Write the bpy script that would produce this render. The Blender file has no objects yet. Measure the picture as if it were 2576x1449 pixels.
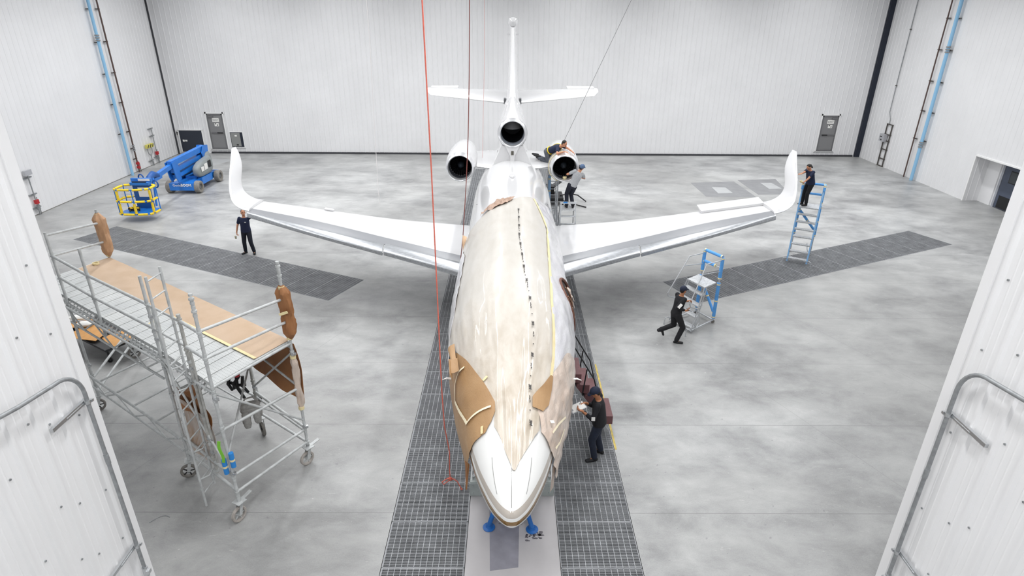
import bpy, bmesh, math, random
from mathutils import Vector, Matrix, noise as mnoise
random.seed(7)
PI = math.pi
D = bpy.data
SC = bpy.context.scene
COL = SC.collection

# ------------------------------------------------------------ camera
cam_d = D.cameras.new('camera')
cam_d.sensor_width = 36.0
cam_d.lens = 1524.2 / 2576 * 36.0
cam_d.clip_start = 0.05
cam_d.clip_end = 200
cam = D.objects.new('camera', cam_d)
COL.objects.link(cam)
# columns: camera right, up, back axes in world space
cam.matrix_world = Matrix(((0.99998076, -0.00421619, -0.00455091, 0.0),
                           (-0.00238692, 0.41562178, -0.90953441, 0.0),
                           (0.00572623, 0.90952777, 0.41560372, 8.4),
                           (0, 0, 0, 1)))
SC.camera = cam

# ------------------------------------------------------------ world, lamps, exposure
w = D.worlds.new('world')
SC.world = w
w.use_nodes = True
w.node_tree.nodes['Background'].inputs[0].default_value = (0.9, 0.95, 1.0, 1)
w.node_tree.nodes['Background'].inputs[1].default_value = 0.0
SC.view_settings.view_transform = 'Standard'
SC.view_settings.look = 'None'
SC.view_settings.gamma = 1.0
SC.view_settings.use_curve_mapping = False
SC.view_settings.exposure = 0.27
SC.cycles.use_denoising = True
SC.cycles.use_adaptive_sampling = True
SC.cycles.adaptive_threshold = 0.015
SC.cycles.max_bounces = 7
SC.cycles.diffuse_bounces = 5
SC.cycles.sample_clamp_indirect = 6.0
CEIL = 11.5
def area_lamp(x, y, sx, sy, power, col=(0.985, 0.99, 1.0)):
    l = D.lights.new('area_lamp', 'AREA')
    l.shape = 'RECTANGLE'
    l.size = sx
    l.size_y = sy
    l.energy = power
    l.color = col
    l.spread = math.radians(150)
    o = D.objects.new('area_lamp', l)
    o.location = (x, y, CEIL - 0.12)
    COL.objects.link(o)
LP = 196
for x in (-16.5, -10.0, -3.6, 3.8, 10.6, 17.6):
    for y in (10.5, 16.5, 22.5, 28.5, 34.0):
        if y < 12 and abs(x) > 8: continue
        area_lamp(x, y, 0.5, 4.4, LP * (0.6 if y < 12 else 0.8 if y < 18 and abs(x) > 8 else 1.0))
for x in (-2.6, 2.8):  # unseen lamps added over the bay to brighten the near walls
    area_lamp(x, 1.4, 0.5, 4.4, LP * 1.25)
for x in (-0.14, 0.28):
    area_lamp(x, 8.6, 0.16, 3.0, LP * 0.45)

# ------------------------------------------------------------ materials
def lin(c):
    c = c / 255.0
    return c / 12.92 if c <= 0.04045 else ((c + 0.055) / 1.055) ** 2.4
def rgb(h):
    if isinstance(h, str):
        h = h.lstrip('#')
        return tuple(lin(int(h[i:i + 2], 16)) for i in (0, 2, 4)) + (1,)
    return tuple(h) + (1,)
MATS = {}
def mat(name, color, rough=0.5, metal=0.0, var=0.0, scale=6.0, bump=0.0, bscale=30.0, coat=0.0, spec=0.5, stretch=None):
    if name in MATS: return MATS[name]
    m = D.materials.new(name)
    m.use_nodes = True
    nt = m.node_tree
    b = nt.nodes['Principled BSDF']
    c = rgb(color)
    b.inputs['Base Color'].default_value = c
    b.inputs['Roughness'].default_value = rough
    b.inputs['Metallic'].default_value = metal
    b.inputs['Specular IOR Level'].default_value = spec
    b.inputs['Coat Weight'].default_value = coat
    b.inputs['Coat Roughness'].default_value = 0.08
    m.diffuse_color = c
    if var or bump:
        tc = nt.nodes.new('ShaderNodeTexCoord')
        src = tc.outputs['Object']
        if stretch:
            mp = nt.nodes.new('ShaderNodeMapping')
            mp.inputs['Scale'].default_value = stretch
            nt.links.new(src, mp.inputs['Vector'])
            src = mp.outputs['Vector']
    if var:
        n = nt.nodes.new('ShaderNodeTexNoise')
        n.inputs['Scale'].default_value = scale
        n.inputs['Detail'].default_value = 5
        nt.links.new(src, n.inputs['Vector'])
        r = nt.nodes.new('ShaderNodeValToRGB')
        r.color_ramp.elements[0].position = 0.3
        r.color_ramp.elements[1].position = 0.7
        r.color_ramp.elements[0].color = tuple(max(0, x * (1 - var)) for x in c[:3]) + (1,)
        r.color_ramp.elements[1].color = tuple(min(1, x * (1 + var)) for x in c[:3]) + (1,)
        nt.links.new(n.outputs['Fac'], r.inputs['Fac'])
        nt.links.new(r.outputs['Color'], b.inputs['Base Color'])
    if bump:
        n2 = nt.nodes.new('ShaderNodeTexNoise')
        n2.inputs['Scale'].default_value = bscale
        n2.inputs['Detail'].default_value = 4
        nt.links.new(src, n2.inputs['Vector'])
        bp = nt.nodes.new('ShaderNodeBump')
        bp.inputs['Strength'].default_value = bump
        bp.inputs['Distance'].default_value = 0.02
        nt.links.new(n2.outputs['Fac'], bp.inputs['Height'])
        nt.links.new(bp.outputs['Normal'], b.inputs['Normal'])
    MATS[name] = m
    return m

class NT:
    """small helper for building node graphs"""
    def __init__(s, m):
        s.nt = m.node_tree
        s.b = s.nt.nodes['Principled BSDF']
    def n(s, t, **kw):
        x = s.nt.nodes.new(t)
        for k, v in kw.items(): setattr(x, k, v)
        return x
    def l(s, a, b): s.nt.links.new(a, b)
    def math(s, op, a, b=None, c=None, clamp=False):
        x = s.n('ShaderNodeMath', operation=op)
        x.use_clamp = clamp
        for i, v in enumerate((a, b, c)):
            if v is None: continue
            if isinstance(v, (int, float)): x.inputs[i].default_value = v
            else: s.l(v, x.inputs[i])
        return x.outputs[0]
    def noise(s, vec, scale, detail=4, rough=0.5, dist=0.0):
        x = s.n('ShaderNodeTexNoise')
        x.inputs['Scale'].default_value = scale
        x.inputs['Detail'].default_value = detail
        x.inputs['Roughness'].default_value = rough
        x.inputs['Distortion'].default_value = dist
        s.l(vec, x.inputs['Vector'])
        return x.outputs['Fac']
    def ramp(s, fac, stops):
        x = s.n('ShaderNodeValToRGB')
        e = x.color_ramp.elements
        while len(e) < len(stops): e.new(0.5)
        for i, (p, c) in enumerate(stops):
            e[i].position = p
            e[i].color = c if isinstance(c, tuple) and len(c) == 4 else ((c, c, c, 1) if isinstance(c, (int, float)) else rgb(c))
        s.l(fac, x.inputs['Fac'])
        return x.outputs['Color']
    def mix(s, fac, a, b, mode='MIX'):
        x = s.n('ShaderNodeMix', data_type='RGBA', blend_type=mode)
        if isinstance(fac, (int, float)): x.inputs[0].default_value = fac
        else: s.l(fac, x.inputs[0])
        for i, v in ((6, a), (7, b)):
            if isinstance(v, (str, tuple)): x.inputs[i].default_value = rgb(v) if isinstance(v, str) or len(v) == 3 else v
            else: s.l(v, x.inputs[i])
        return x.outputs[2]
    def mapping(s, vec, scale=(1, 1, 1), rot=(0, 0, 0), loc=(0, 0, 0)):
        x = s.n('ShaderNodeMapping')
        x.inputs['Scale'].default_value = scale
        x.inputs['Rotation'].default_value = rot
        x.inputs['Location'].default_value = loc
        s.l(vec, x.inputs['Vector'])
        return x.outputs['Vector']
    def bump(s, h, strength, dist):
        x = s.n('ShaderNodeBump')
        x.inputs['Strength'].default_value = strength
        x.inputs['Distance'].default_value = dist
        s.l(h, x.inputs['Height'])
        s.l(x.outputs['Normal'], s.b.inputs['Normal'])
        return x.outputs['Normal']

def concrete(name, light='#bcbdbc', mid='#a2a3a3', dark='#767778'):
    m = mat(name, mid, 0.42)
    g = NT(m)
    tc = g.n('ShaderNodeTexCoord').outputs['Object']
    warp = g.mapping(tc, (1, 1.4, 1), (0, 0, 0.35))
    n1 = g.noise(warp, 0.28, 7, 0.62, 0.3)
    n2 = g.noise(g.mapping(tc, (1, 1.7, 1), (0, 0, 0.7)), 0.9, 7, 0.68, 0.35)
    n3 = g.noise(tc, 45, 3, 0.6)
    f = g.math('ADD', g.math('MULTIPLY', n1, 0.55), g.math('ADD', g.math('MULTIPLY', n2, 0.34), g.math('MULTIPLY', n3, 0.11)))
    c = g.ramp(f, [(0.36, dark), (0.49, mid), (0.60, light)])
    lo = g.noise(tc, 0.09, 3, 0.5, 0.4)
    c = g.mix(g.math('MULTIPLY', g.ramp(lo, [(0.42, 1.0), (0.6, 0.0)]), 0.35), c, '#7d7c79')
    # pale trowel marks and white paint flecks
    fl = g.noise(g.mapping(tc, (1.2, 4.5, 1), (0, 0, 0.3)), 2.4, 8, 0.75, 1.6)
    c = g.mix(g.math('MULTIPLY', g.ramp(fl, [(0.63, 0.0), (0.71, 1.0)]), 0.55), c, '#dcdbd8')
    sp = g.noise(tc, 9.0, 2, 0.5)
    c = g.mix(g.math('MULTIPLY', g.ramp(sp, [(0.25, 1.0), (0.29, 0.0)]), 0.5), c, '#77777a')
    # saw cut joints across the hall
    sx = g.n('ShaderNodeSeparateXYZ')
    g.l(tc, sx.inputs[0])
    yy = g.math('MODULO', g.math('ADD', sx.outputs['Y'], 2.62 * 20 - 8.42 + 0.0075), 2.62)
    j = g.math('LESS_THAN', yy, 0.015)
    # slanted joints square to the angled gratings
    side = g.math('ABSOLUTE', sx.outputs['X'])
    dd = g.math('ADD', g.math('MULTIPLY', side, 0.906), g.math('MULTIPLY', sx.outputs['Y'], 0.423))
    dj = g.math('LESS_THAN', g.math('MODULO', g.math('ADD', dd, 0.9), 3.9), 0.016)
    far = g.math('GREATER_THAN', side, 4.6)
    jj = g.math('ADD', j, g.math('MULTIPLY', g.math('MULTIPLY', dj, far), 0.5), clamp=True)
    c = g.mix(g.math('MULTIPLY', jj, 0.55), c, '#6d6d6d')
    g.l(c, g.b.inputs['Base Color'])
    g.l(g.math('ADD', g.math('MULTIPLY', n2, 0.25), 0.28), g.b.inputs['Roughness'])
    g.bump(g.math('ADD', n3, g.math('MULTIPLY', n2, 0.6)), 0.12, 0.004)
    return m
def white_wall(name, col='#e4e4e5'):
    m = mat(name, col, 0.42)
    g = NT(m)
    tc = g.n('ShaderNodeTexCoord').outputs['Object']
    n = g.noise(tc, 0.5, 5, 0.6)
    c = g.ramp(n, [(0.3, col), (0.7, '#ebebec')])
    g.l(c, g.b.inputs['Base Color'])
    return m

M_CONC = concrete('concrete')
M_WALL = white_wall('white_wall_steel')
M_WALLN = white_wall('near_wall_steel', '#e6e6e6')
M_CEIL = mat('ceiling_white', '#dcdcdc', 0.7)
M_DARK = mat('dark_seal', '#3a3b3f', 0.7)
M_NAVY = mat('navy_seal', '#1d2433', 0.55)
M_GALV = mat('galvanised_steel', '#9a9d9f', 0.42, 0.55, 0.18, 14)
M_GRATE = mat('grating_steel', '#9fa1a4', 0.5, 0.25, 0.2, 3.0)
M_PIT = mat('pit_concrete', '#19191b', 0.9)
M_SCAF = mat('scaffold_tube_grey', '#bec1c1', 0.5, 0.12, 0.16, 9.0)
M_SCAFD = mat('scaffold_tube_dusty', '#adada9', 0.65, 0.1, 0.25, 9.0)
M_CHROME = mat('bare_steel', '#c9cbcd', 0.28, 0.9)
M_ALU = mat('ladder_aluminium', '#c3c6c9', 0.38, 0.6, 0.12, 9)
M_BLUEF = mat('blue_foam_wrap', '#5b9fe0', 0.75, 0.0, 0.12, 5)
M_TAPE = mat('masking_tape', '#e6d7a8', 0.75, 0, 0.06, 9)
M_TAPE2 = mat('cream_tape', '#efe4c6', 0.7)
M_RED = mat('valve_red', '#b3242b', 0.45)
M_BLK = mat('black_plastic', '#141416', 0.5)
M_RUB = mat('grey_rubber', '#77746f', 0.8, 0, 0.15, 20)
M_WHT = mat('white_paint', '#f2f2f1', 0.25, coat=0.5)
M_PAPERW = mat('white_print_paper', '#e9e8e4', 0.8)

# ------------------------------------------------------------ mesh builder
class MB:
    def __init__(s):
        s.v = []; s.f = []; s.mi = []; s.cur = 0; s.T = None
    def _add(s, vs, fs):
        o = len(s.v)
        if s.T is not None: vs = [s.T @ Vector(p) for p in vs]
        s.v += [tuple(p) for p in vs]
        s.f += [tuple(i + o for i in f) for f in fs]
        s.mi += [s.cur] * len(fs)
    def box(s, c, d, R=None):
        c = Vector(c); h = Vector(d) / 2
        vs = []
        for x in (-1, 1):
            for y in (-1, 1):
                for z in (-1, 1):
                    p = Vector((x * h.x, y * h.y, z * h.z))
                    if R is not None: p = R @ p
                    vs.append(c + p)
        s._add(vs, [(0, 1, 3, 2), (4, 6, 7, 5), (0, 4, 5, 1), (2, 3, 7, 6), (0, 2, 6, 4), (1, 5, 7, 3)])
        return s
    def bar(s, p0, p1, wd, hg, up=(0, 0, 1)):
        """rectangular bar between two points"""
        p0 = Vector(p0); p1 = Vector(p1)
        d = (p1 - p0); L = d.length
        if L < 1e-6: return s
        d.normalize()
        u = Vector(up)
        sd = d.cross(u)
        if sd.length < 1e-3: sd = d.cross(Vector((1, 0, 0)))
        sd.normalize()
        uu = sd.cross(d)
        R = Matrix((sd, d, uu)).transposed()
        return s.box((p0 + p1) / 2, (wd, L, hg), R)
    def tube(s, p0, p1, r, r1=None, n=10, cap=True):
        return s.path([p0, p1], [r, r if r1 is None else r1], n, cap=cap)
    def path(s, pts, r, n=8, closed=False, cap=True):
        P = [Vector(p) for p in pts]
        N = len(P)
        if isinstance(r, (int, float)): r = [r] * N
        tang = []
        for i in range(N):
            if closed: t = P[(i + 1) % N] - P[i - 1]
            elif i == 0: t = P[1] - P[0]
            elif i == N - 1: t = P[-1] - P[-2]
            else: t = (P[i + 1] - P[i]).normalized() + (P[i] - P[i - 1]).normalized()
            if t.length < 1e-9: t = Vector((0, 0, 1))
            tang.append(t.normalized())
        a = tang[0].cross(Vector((0, 0, 1)))
        if a.length < 0.05: a = tang[0].cross(Vector((0, 1, 0)))
        a.normalize()
        vs = []; fs = []
        for i in range(N):
            t = tang[i]
            a = (a - t * a.dot(t))
            if a.length < 1e-6: a = t.orthogonal()
            a.normalize()
            b = t.cross(a)
            for k in range(n):
                q = 2 * PI * k / n
                vs.append(P[i] + (a * math.cos(q) + b * math.sin(q)) * r[i])
        rows = N if closed else N - 1
        for i in range(rows):
            j = (i + 1) % N
            for k in range(n):
                k2 = (k + 1) % n
                fs.append((i * n + k, i * n + k2, j * n + k2, j * n + k))
        if cap and not closed:
            fs.append(tuple(range(n - 1, -1, -1)))
            fs.append(tuple(range((N - 1) * n, N * n)))
        s._add(vs, fs)
        return s
    def lathe(s, prof, M=None, n=24, close=False):
        """profile of (r, z) revolved about local z, placed by matrix M"""
        M = M or Matrix.Identity(4)
        vs = []; fs = []
        for r, z in prof:
            for k in range(n):
                q = 2 * PI * k / n
                vs.append(M @ Vector((r * math.cos(q), r * math.sin(q), z)))
        m = len(prof)
        for i in range(m - 1 + (1 if close else 0)):
            j = (i + 1) % m
            for k in range(n):
                k2 = (k + 1) % n
                fs.append((i * n + k, i * n + k2, j * n + k2, j * n + k))
        s._add(vs, fs)
        return s
    def disc(s, c, r, ax=(0, 0, 1), n=20, h=0.01):
        c = Vector(c); a = Vector(ax).normalized()
        return s.tube(c - a * h / 2, c + a * h / 2, r, n=n)
    def ell(s, c, r, n=14, R=None):
        c = Vector(c)
        if isinstance(r, (int, float)): r = (r, r, r)
        vs = []; fs = []
        m = max(6, n // 2)
        for i in range(m + 1):
            th = PI * i / m
            for k in range(n):
                q = 2 * PI * k / n
                p = Vector((r[0] * math.sin(th) * math.cos(q), r[1] * math.sin(th) * math.sin(q), r[2] * math.cos(th)))
                if R is not None: p = R @ p
                vs.append(c + p)
        for i in range(m):
            for k in range(n):
                k2 = (k + 1) % n
                fs.append((i * n + k, (i + 1) * n + k, (i + 1) * n + k2, i * n + k2))
        s._add(vs, fs)
        return s
    def cap(s, p0, p1, r0, r1, n=12):
        """tapered capsule"""
        p0 = Vector(p0); p1 = Vector(p1)
        d = (p1 - p0)
        if d.length < 1e-5: return s.ell(p0, r0, n)
        d.normalize()
        pts = []; rr = []
        for k in range(4):
            q = PI / 2 * k / 4
            pts.append(p0 - d * r0 * math.cos(q)); rr.append(max(1e-4, r0 * math.sin(q)))
        pts.append(p0); rr.append(r0)
        pts.append(p1); rr.append(r1)
        for k in range(1, 5):
            q = PI / 2 * k / 4
            pts.append(p1 + d * r1 * math.sin(q)); rr.append(max(1e-4, r1 * math.cos(q)))
        return s.path(pts, rr, n)
    def prism(s, poly, h, M=None):
        """polygon in the local xy plane extruded by h along local z"""
        M = M or Matrix.Identity(4)
        n = len(poly)
        vs = [M @ Vector((x, y, 0)) for x, y in poly] + [M @ Vector((x, y, h)) for x, y in poly]
        fs = [tuple(range(n - 1, -1, -1)), tuple(range(n, 2 * n))]
        for i in range(n):
            j = (i + 1) % n
            fs.append((i, j, n + j, n + i))
        s._add(vs, fs)
        return s
    def grid(s, fn, nu, nv, closeu=False):
        vs = [fn(i / nu, j / nv) for j in range(nv + 1) for i in range(nu + (0 if closeu else 1))]
        w_ = nu if closeu else nu + 1
        fs = []
        for j in range(nv):
            for i in range(nu):
                i2 = (i + 1) % w_
                fs.append((j * w_ + i, j * w_ + i2, (j + 1) * w_ + i2, (j + 1) * w_ + i))
        s._add(vs, fs)
        return s
    def quad(s, a, b, c, d):
        s._add([a, b, c, d], [(0, 1, 2, 3)])
        return s
    def loft(s, secs, close=True, cap=True):
        """list of equal length closed sections"""
        n = len(secs[0])
        vs = [p for sec in secs for p in sec]
        fs = []
        for i in range(len(secs) - 1):
            for k in range(n if close else n - 1):
                k2 = (k + 1) % n
                fs.append((i * n + k, i * n + k2, (i + 1) * n + k2, (i + 1) * n + k))
        if cap:
            fs.append(tuple(range(n - 1, -1, -1)))
            fs.append(tuple(range((len(secs) - 1) * n, len(secs) * n)))
        s._add(vs, fs)
        return s
    def build(s, name, m, parent=None, smooth=40, fix=True, origin=None):
        me = D.meshes.new(name)
        vs = s.v
        o = None
        if parent is not None:
            W = WM[parent.name]
            inv = W.inverted()
            vs = [tuple(inv @ Vector(p)) for p in vs]
        else:
            if origin is None:
                xs = [p[0] for p in vs]; ys = [p[1] for p in vs]; zs = [p[2] for p in vs]
                origin = ((min(xs) + max(xs)) / 2, (min(ys) + max(ys)) / 2, min(zs))
            vs = [(p[0] - origin[0], p[1] - origin[1], p[2] - origin[2]) for p in vs]
        me.from_pydata(vs, [], s.f)
        ms = m if isinstance(m, (list, tuple)) else [m]
        for x in ms: me.materials.append(x)
        if len(ms) > 1: me.polygons.foreach_set('material_index', s.mi)
        if fix:
            bm = bmesh.new(); bm.from_mesh(me)
            bmesh.ops.recalc_face_normals(bm, faces=bm.faces)
            bm.to_mesh(me); bm.free()
        if smooth:
            me.polygons.foreach_set('use_smooth', [True] * len(me.polygons))
            me.set_sharp_from_angle(angle=math.radians(smooth))
        me.update()
        o = D.objects.new(name, me)
        COL.objects.link(o)
        if parent is not None:
            o.parent = parent
            WM[o.name] = WM[parent.name]
        else:
            o.location = origin
            WM[o.name] = Matrix.Translation(origin)
        return o
WM = {}
def tag(o, label=None, cat=None, group=None, kind=None):
    if label: o['label'] = label
    if cat: o['category'] = cat
    if group: o['group'] = group
    if kind: o['kind'] = kind
    return o
def thing(name, loc, label, cat, group=None):
    o = D.objects.new(name, None)
    o.empty_display_size = 0.2
    COL.objects.link(o)
    o.location = loc
    WM[o.name] = Matrix.Translation(loc)
    return tag(o, label, cat, group)
def struct(o): return tag(o, kind='structure')
def Rz(a): return Matrix.Rotation(a, 3, 'Z')
def frame(p, x, y, z=None):
    """4x4 matrix with local axes x, y (and z) at p"""
    x = Vector(x).normalized(); y = Vector(y)
    z = x.cross(y).normalized() if z is None else Vector(z).normalized()
    y = z.cross(x).normalized()
    M = Matrix((x, y, z)).transposed().to_4x4()
    M.translation = Vector(p)
    return M
def along(p, d):
    """matrix whose local z runs along d"""
    q = Vector((0, 0, 1)).rotation_difference(Vector(d).normalized())
    M = q.to_matrix().to_4x4(); M.translation = Vector(p)
    return M
def text_mb(body, size, M, depth=0.004, bold=0.0):
    """lettering as mesh data: built in a curve, read back as vertices and faces"""
    cu = D.curves.new('lettering', 'FONT')
    cu.body = body
    cu.size = size
    cu.align_x = 'CENTER'; cu.align_y = 'CENTER'
    cu.extrude = depth
    cu.offset = bold
    cu.resolution_u = 2
    ob = D.objects.new('lettering_tmp', cu)
    COL.objects.link(ob)
    dg = bpy.context.evaluated_depsgraph_get()
    me = D.meshes.new_from_object(ob.evaluated_get(dg))
    b = MB()
    b._add([M @ v.co for v in me.vertices], [tuple(p.vertices) for p in me.polygons])
    D.objects.remove(ob); D.curves.remove(cu); D.meshes.remove(me)
    return b
def lerp(a, b, t): return a + (b - a) * t
def interp(tab, x):
    if x <= tab[0][0]: return tab[0][1:] if len(tab[0]) > 2 else tab[0][1]
    for i in range(len(tab) - 1):
        if x <= tab[i + 1][0]:
            t = (x - tab[i][0]) / (tab[i + 1][0] - tab[i][0])
            if len(tab[0]) > 2: return tuple(lerp(p, q, t) for p, q in zip(tab[i][1:], tab[i + 1][1:]))
            return lerp(tab[i][1], tab[i + 1][1], t)
    return tab[-1][1:] if len(tab[0]) > 2 else tab[-1][1]
# ============================================================ SETTING
LWX, RWX, BWY = -21.1, 22.45, 39.05
NX = 4.65            # half width of the bay the camera looks out of
NYL, NYR = 5.68, 5.43

# floor with openings for the trench gratings
GD = Vector((0.9063, 0.4226, 0))     # direction of the right angled grating
GN = Vector((0.4226, -0.9063, 0))
def rect_pts(a, d, n, L, W):
    a = Vector(a)
    return [a, a + d * L, a + d * L + n * W, a + n * W]
AR0 = Vector((5.24, 18.94, 0)); AR_L, AR_W = 12.95, 1.83
GDL = Vector((-0.9045, 0.4265, 0)); GNL = Vector((-0.4265, -0.9045, 0))
AL0 = Vector((-4.96, 19.0, 0)); AL_L, AL_W = 12.95, 1.83
S0, S1 = 5.2, 35.2
holes = [
    [Vector((-2.11, S0, 0)), Vector((-0.715, S0, 0)), Vector((-0.715, S1, 0)), Vector((-2.11, S1, 0))],
    [Vector((0.87, S0, 0)), Vector((2.235, S0, 0)), Vector((2.235, S1, 0)), Vector((0.87, S1, 0))],
    rect_pts(AR0, GD, GN, AR_L, AR_W),
    rect_pts(AL0, GDL, GNL, AL_L, AL_W),
]
me = D.meshes.new('floor')
bm = bmesh.new()
def loop_edges(pts):
    vs = [bm.verts.new(p) for p in pts]
    return [bm.edges.new((vs[i], vs[(i + 1) % len(vs)])) for i in range(len(vs))]
es = loop_edges([Vector((LWX - 0.3, -6.3, 0)), Vector((RWX + 0.9, -6.3, 0)), Vector((RWX + 0.9, BWY + 0.3, 0)), Vector((LWX - 0.3, BWY + 0.3, 0))])
for h_ in holes: es += loop_edges(h_)
bmesh.ops.triangle_fill(bm, use_beauty=True, use_dissolve=False, edges=es)
for f in bm.faces:
    if f.normal.z < 0: f.normal_flip()
bm.to_mesh(me); bm.free()
me.materials.append(M_CONC)
fl = D.objects.new('floor', me); COL.objects.link(fl); struct(fl)
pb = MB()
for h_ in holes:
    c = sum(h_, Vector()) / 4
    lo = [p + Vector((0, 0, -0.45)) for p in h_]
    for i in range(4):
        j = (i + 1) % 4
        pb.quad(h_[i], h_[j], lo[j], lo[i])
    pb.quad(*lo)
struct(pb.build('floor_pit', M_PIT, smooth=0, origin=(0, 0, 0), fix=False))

def corrugated(p0, d, nrm, L, z0, z1, pitch=0.3048, hgt=0.013, first=0.1, minor=False):
    """ribbed sheet from p0 along d for length L, ribs raised along nrm"""
    p0 = Vector(p0); d = Vector(d); nrm = Vector(nrm)
    prof = [(0, 0)]
    s = first
    while s + 0.075 < L:
        prof += [(s, 0), (s + 0.022, hgt), (s + 0.05, hgt), (s + 0.072, 0)]
        for k in ((1, 2) if minor else ()):
            q = s + 0.072 + (pitch - 0.072) * k / 3.0
            if q + 0.016 < L: prof += [(q - 0.012, 0), (q - 0.004, 0.004), (q + 0.004, 0.004), (q + 0.012, 0)]
        s += pitch
    prof.append((L, 0))
    b = MB()
    vs = []
    for a, h_ in prof:
        q = p0 + d * a + nrm * h_
        vs += [(q.x, q.y, z0), (q.x, q.y, z1)]
    fs = [(2 * i, 2 * i + 2, 2 * i + 3, 2 * i + 1) for i in range(len(prof) - 1)]
    b._add(vs, fs)
    return b
struct(corrugated((LWX, BWY, 0), (1, 0, 0), (0, -1, 0), RWX - LWX, 0.0, CEIL, hgt=0.022, first=0.2).build('wall_back', M_WALL, smooth=0, origin=(0, 0, 0), fix=False))
struct(corrugated((LWX, NYL, 0), (0, 1, 0), (1, 0, 0), BWY - NYL, 0, CEIL).build('wall_left', M_WALL, smooth=0, origin=(0, 0, 0), fix=False))
# right wall with a recess for the double doors
RY0, RY1 = 25.6, 29.05
struct(corrugated((RWX, RY1, 0), (0, 1, 0), (-1, 0, 0), BWY - RY1, 0, CEIL).build('wall_right', M_WALL, smooth=0, origin=(0, 0, 0), fix=False))
struct(corrugated((RWX, NYR, 0), (0, 1, 0), (-1, 0, 0), RY0 - NYR, 0, CEIL).build('wall_right_front', M_WALL, smooth=0, origin=(0, 0, 0), fix=False))
struct(corrugated((RWX, RY0, 0), (0, 1, 0), (-1, 0, 0), RY1 - RY0, 2.2, CEIL).build('wall_right_over_doors', M_WALL, smooth=0, origin=(0, 0, 0), fix=False))
rb = corrugated((RWX, RY1, 0), (1, 0, 0), (0, -1, 0), 0.75, 0, 2.2, first=0.12)
rb.box((RWX + 0.38, RY0 - 0.02, 1.1), (0.76, 0.04, 2.2))
rb.box((RWX + 0.38, (RY0 + RY1) / 2, 2.22), (0.76, RY1 - RY0, 0.04))
rb.box((RWX + 0.72, RY1 - 0.4, 1.1), (0.06, 0.8, 2.2))
rb.box((RWX + 0.78, (RY0 + RY1) / 2, 1.1), (0.06, RY1 - RY0, 2.2))
struct(rb.build('wall_recess', M_WALL, smooth=0, origin=(0, 0, 0), fix=False))
tb = MB()
tb.box((RWX - 0.02, RY1 + 0.03, 1.12), (0.05, 0.07, 2.24)).box((RWX - 0.02, (RY0 + RY1) / 2, 2.23), (0.05, RY1 - RY0, 0.07))
struct(tb.build('trim_1', M_WHT, smooth=0))

# near walls either side of the camera
def near_wall(x, yc, sgn):
    b = corrugated((x, yc - 0.12, 0), (0, -1, 0), (-sgn, 0, 0), yc + 5.8, 0, CEIL, hgt=0.028, first=0.045, minor=True)
    fl_ = MB()
    fl_.box((x - sgn * 0.005, yc - 0.065, CEIL / 2), (0.03, 0.13, CEIL))
    return b, fl_
bL, tL = near_wall(-NX, NYL, -1)
struct(bL.build('wall_near_left', M_WALLN, smooth=0, origin=(0, 0, 0), fix=False))
struct(tL.build('trim_2', M_WALLN, smooth=0))
bR, tR = near_wall(NX, NYR, 1)
struct(bR.build('wall_near_right', M_WALLN, smooth=0, origin=(0, 0, 0), fix=False))
struct(tR.build('trim_3', M_WALLN, smooth=0))
b = MB(); b.box(((LWX - NX) / 2, NYL - 0.06, CEIL / 2), (-LWX - NX, 0.12, CEIL)); struct(b.build('wall_front_left', M_WALL, smooth=0))
b = MB(); b.box(((RWX + NX) / 2, NYR - 0.06, CEIL / 2), (RWX - NX, 0.12, CEIL)); struct(b.build('wall_front_right', M_WALL, smooth=0))
b = MB(); b.box((0, -6.1, CEIL / 2), (2 * NX + 0.6, 0.12, CEIL)); struct(b.build('wall_behind', M_WALL, smooth=0))
b = MB(); b.box(((LWX + RWX) / 2, (BWY - 6) / 2, CEIL + 0.1), (RWX - LWX + 0.6, BWY + 6.8, 0.2)); struct(b.build('ceiling', M_CEIL, smooth=0))
# base gap under the big door, navy seal in the right corner, seal in the left corner
b = MB(); b.box(((LWX + RWX) / 2 + 0.8, BWY - 0.05, 0.05), (RWX - LWX - 2.4, 0.1, 0.1)); struct(b.build('trim_4', M_DARK, smooth=0))
b = MB(); b.box((RWX - 0.15, BWY - 0.1, CEIL / 2), (0.28, 0.18, CEIL)); struct(b.build('trim_5', M_NAVY, smooth=0))
b = MB(); b.box((LWX + 0.05, BWY - 0.35, CEIL / 2), (0.07, 0.07, CEIL)); struct(b.build('trim_6', M_DARK, smooth=0))
b = MB(); b.box((LWX + 0.012, (NYL + BWY) / 2, 0.012), (0.03, BWY - NYL - 0.1, 0.024)); struct(b.build('baseboard_left', mat('base_grey', '#7b7974', 0.8), smooth=0))
# screws on the near walls
for sgn, yc, nm in ((-1, NYL, 'left'), (1, NYR, 'right')):
    b = MB()
    for k in range(4):
        for zz in (2.6, 3.35, 4.4, 5.4, 6.15, 7.2):
            z_ = zz + 0.17 * ((k * 7) % 3)
            b.disc((sgn * (NX - 0.004), yc - 0.26 - 0.3048 * k - (0.1 if k % 2 else 0.02), z_), 0.011, (1, 0, 0), 8, 0.016)
    struct(b.build('trim_screws_' + nm, M_GALV))

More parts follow.
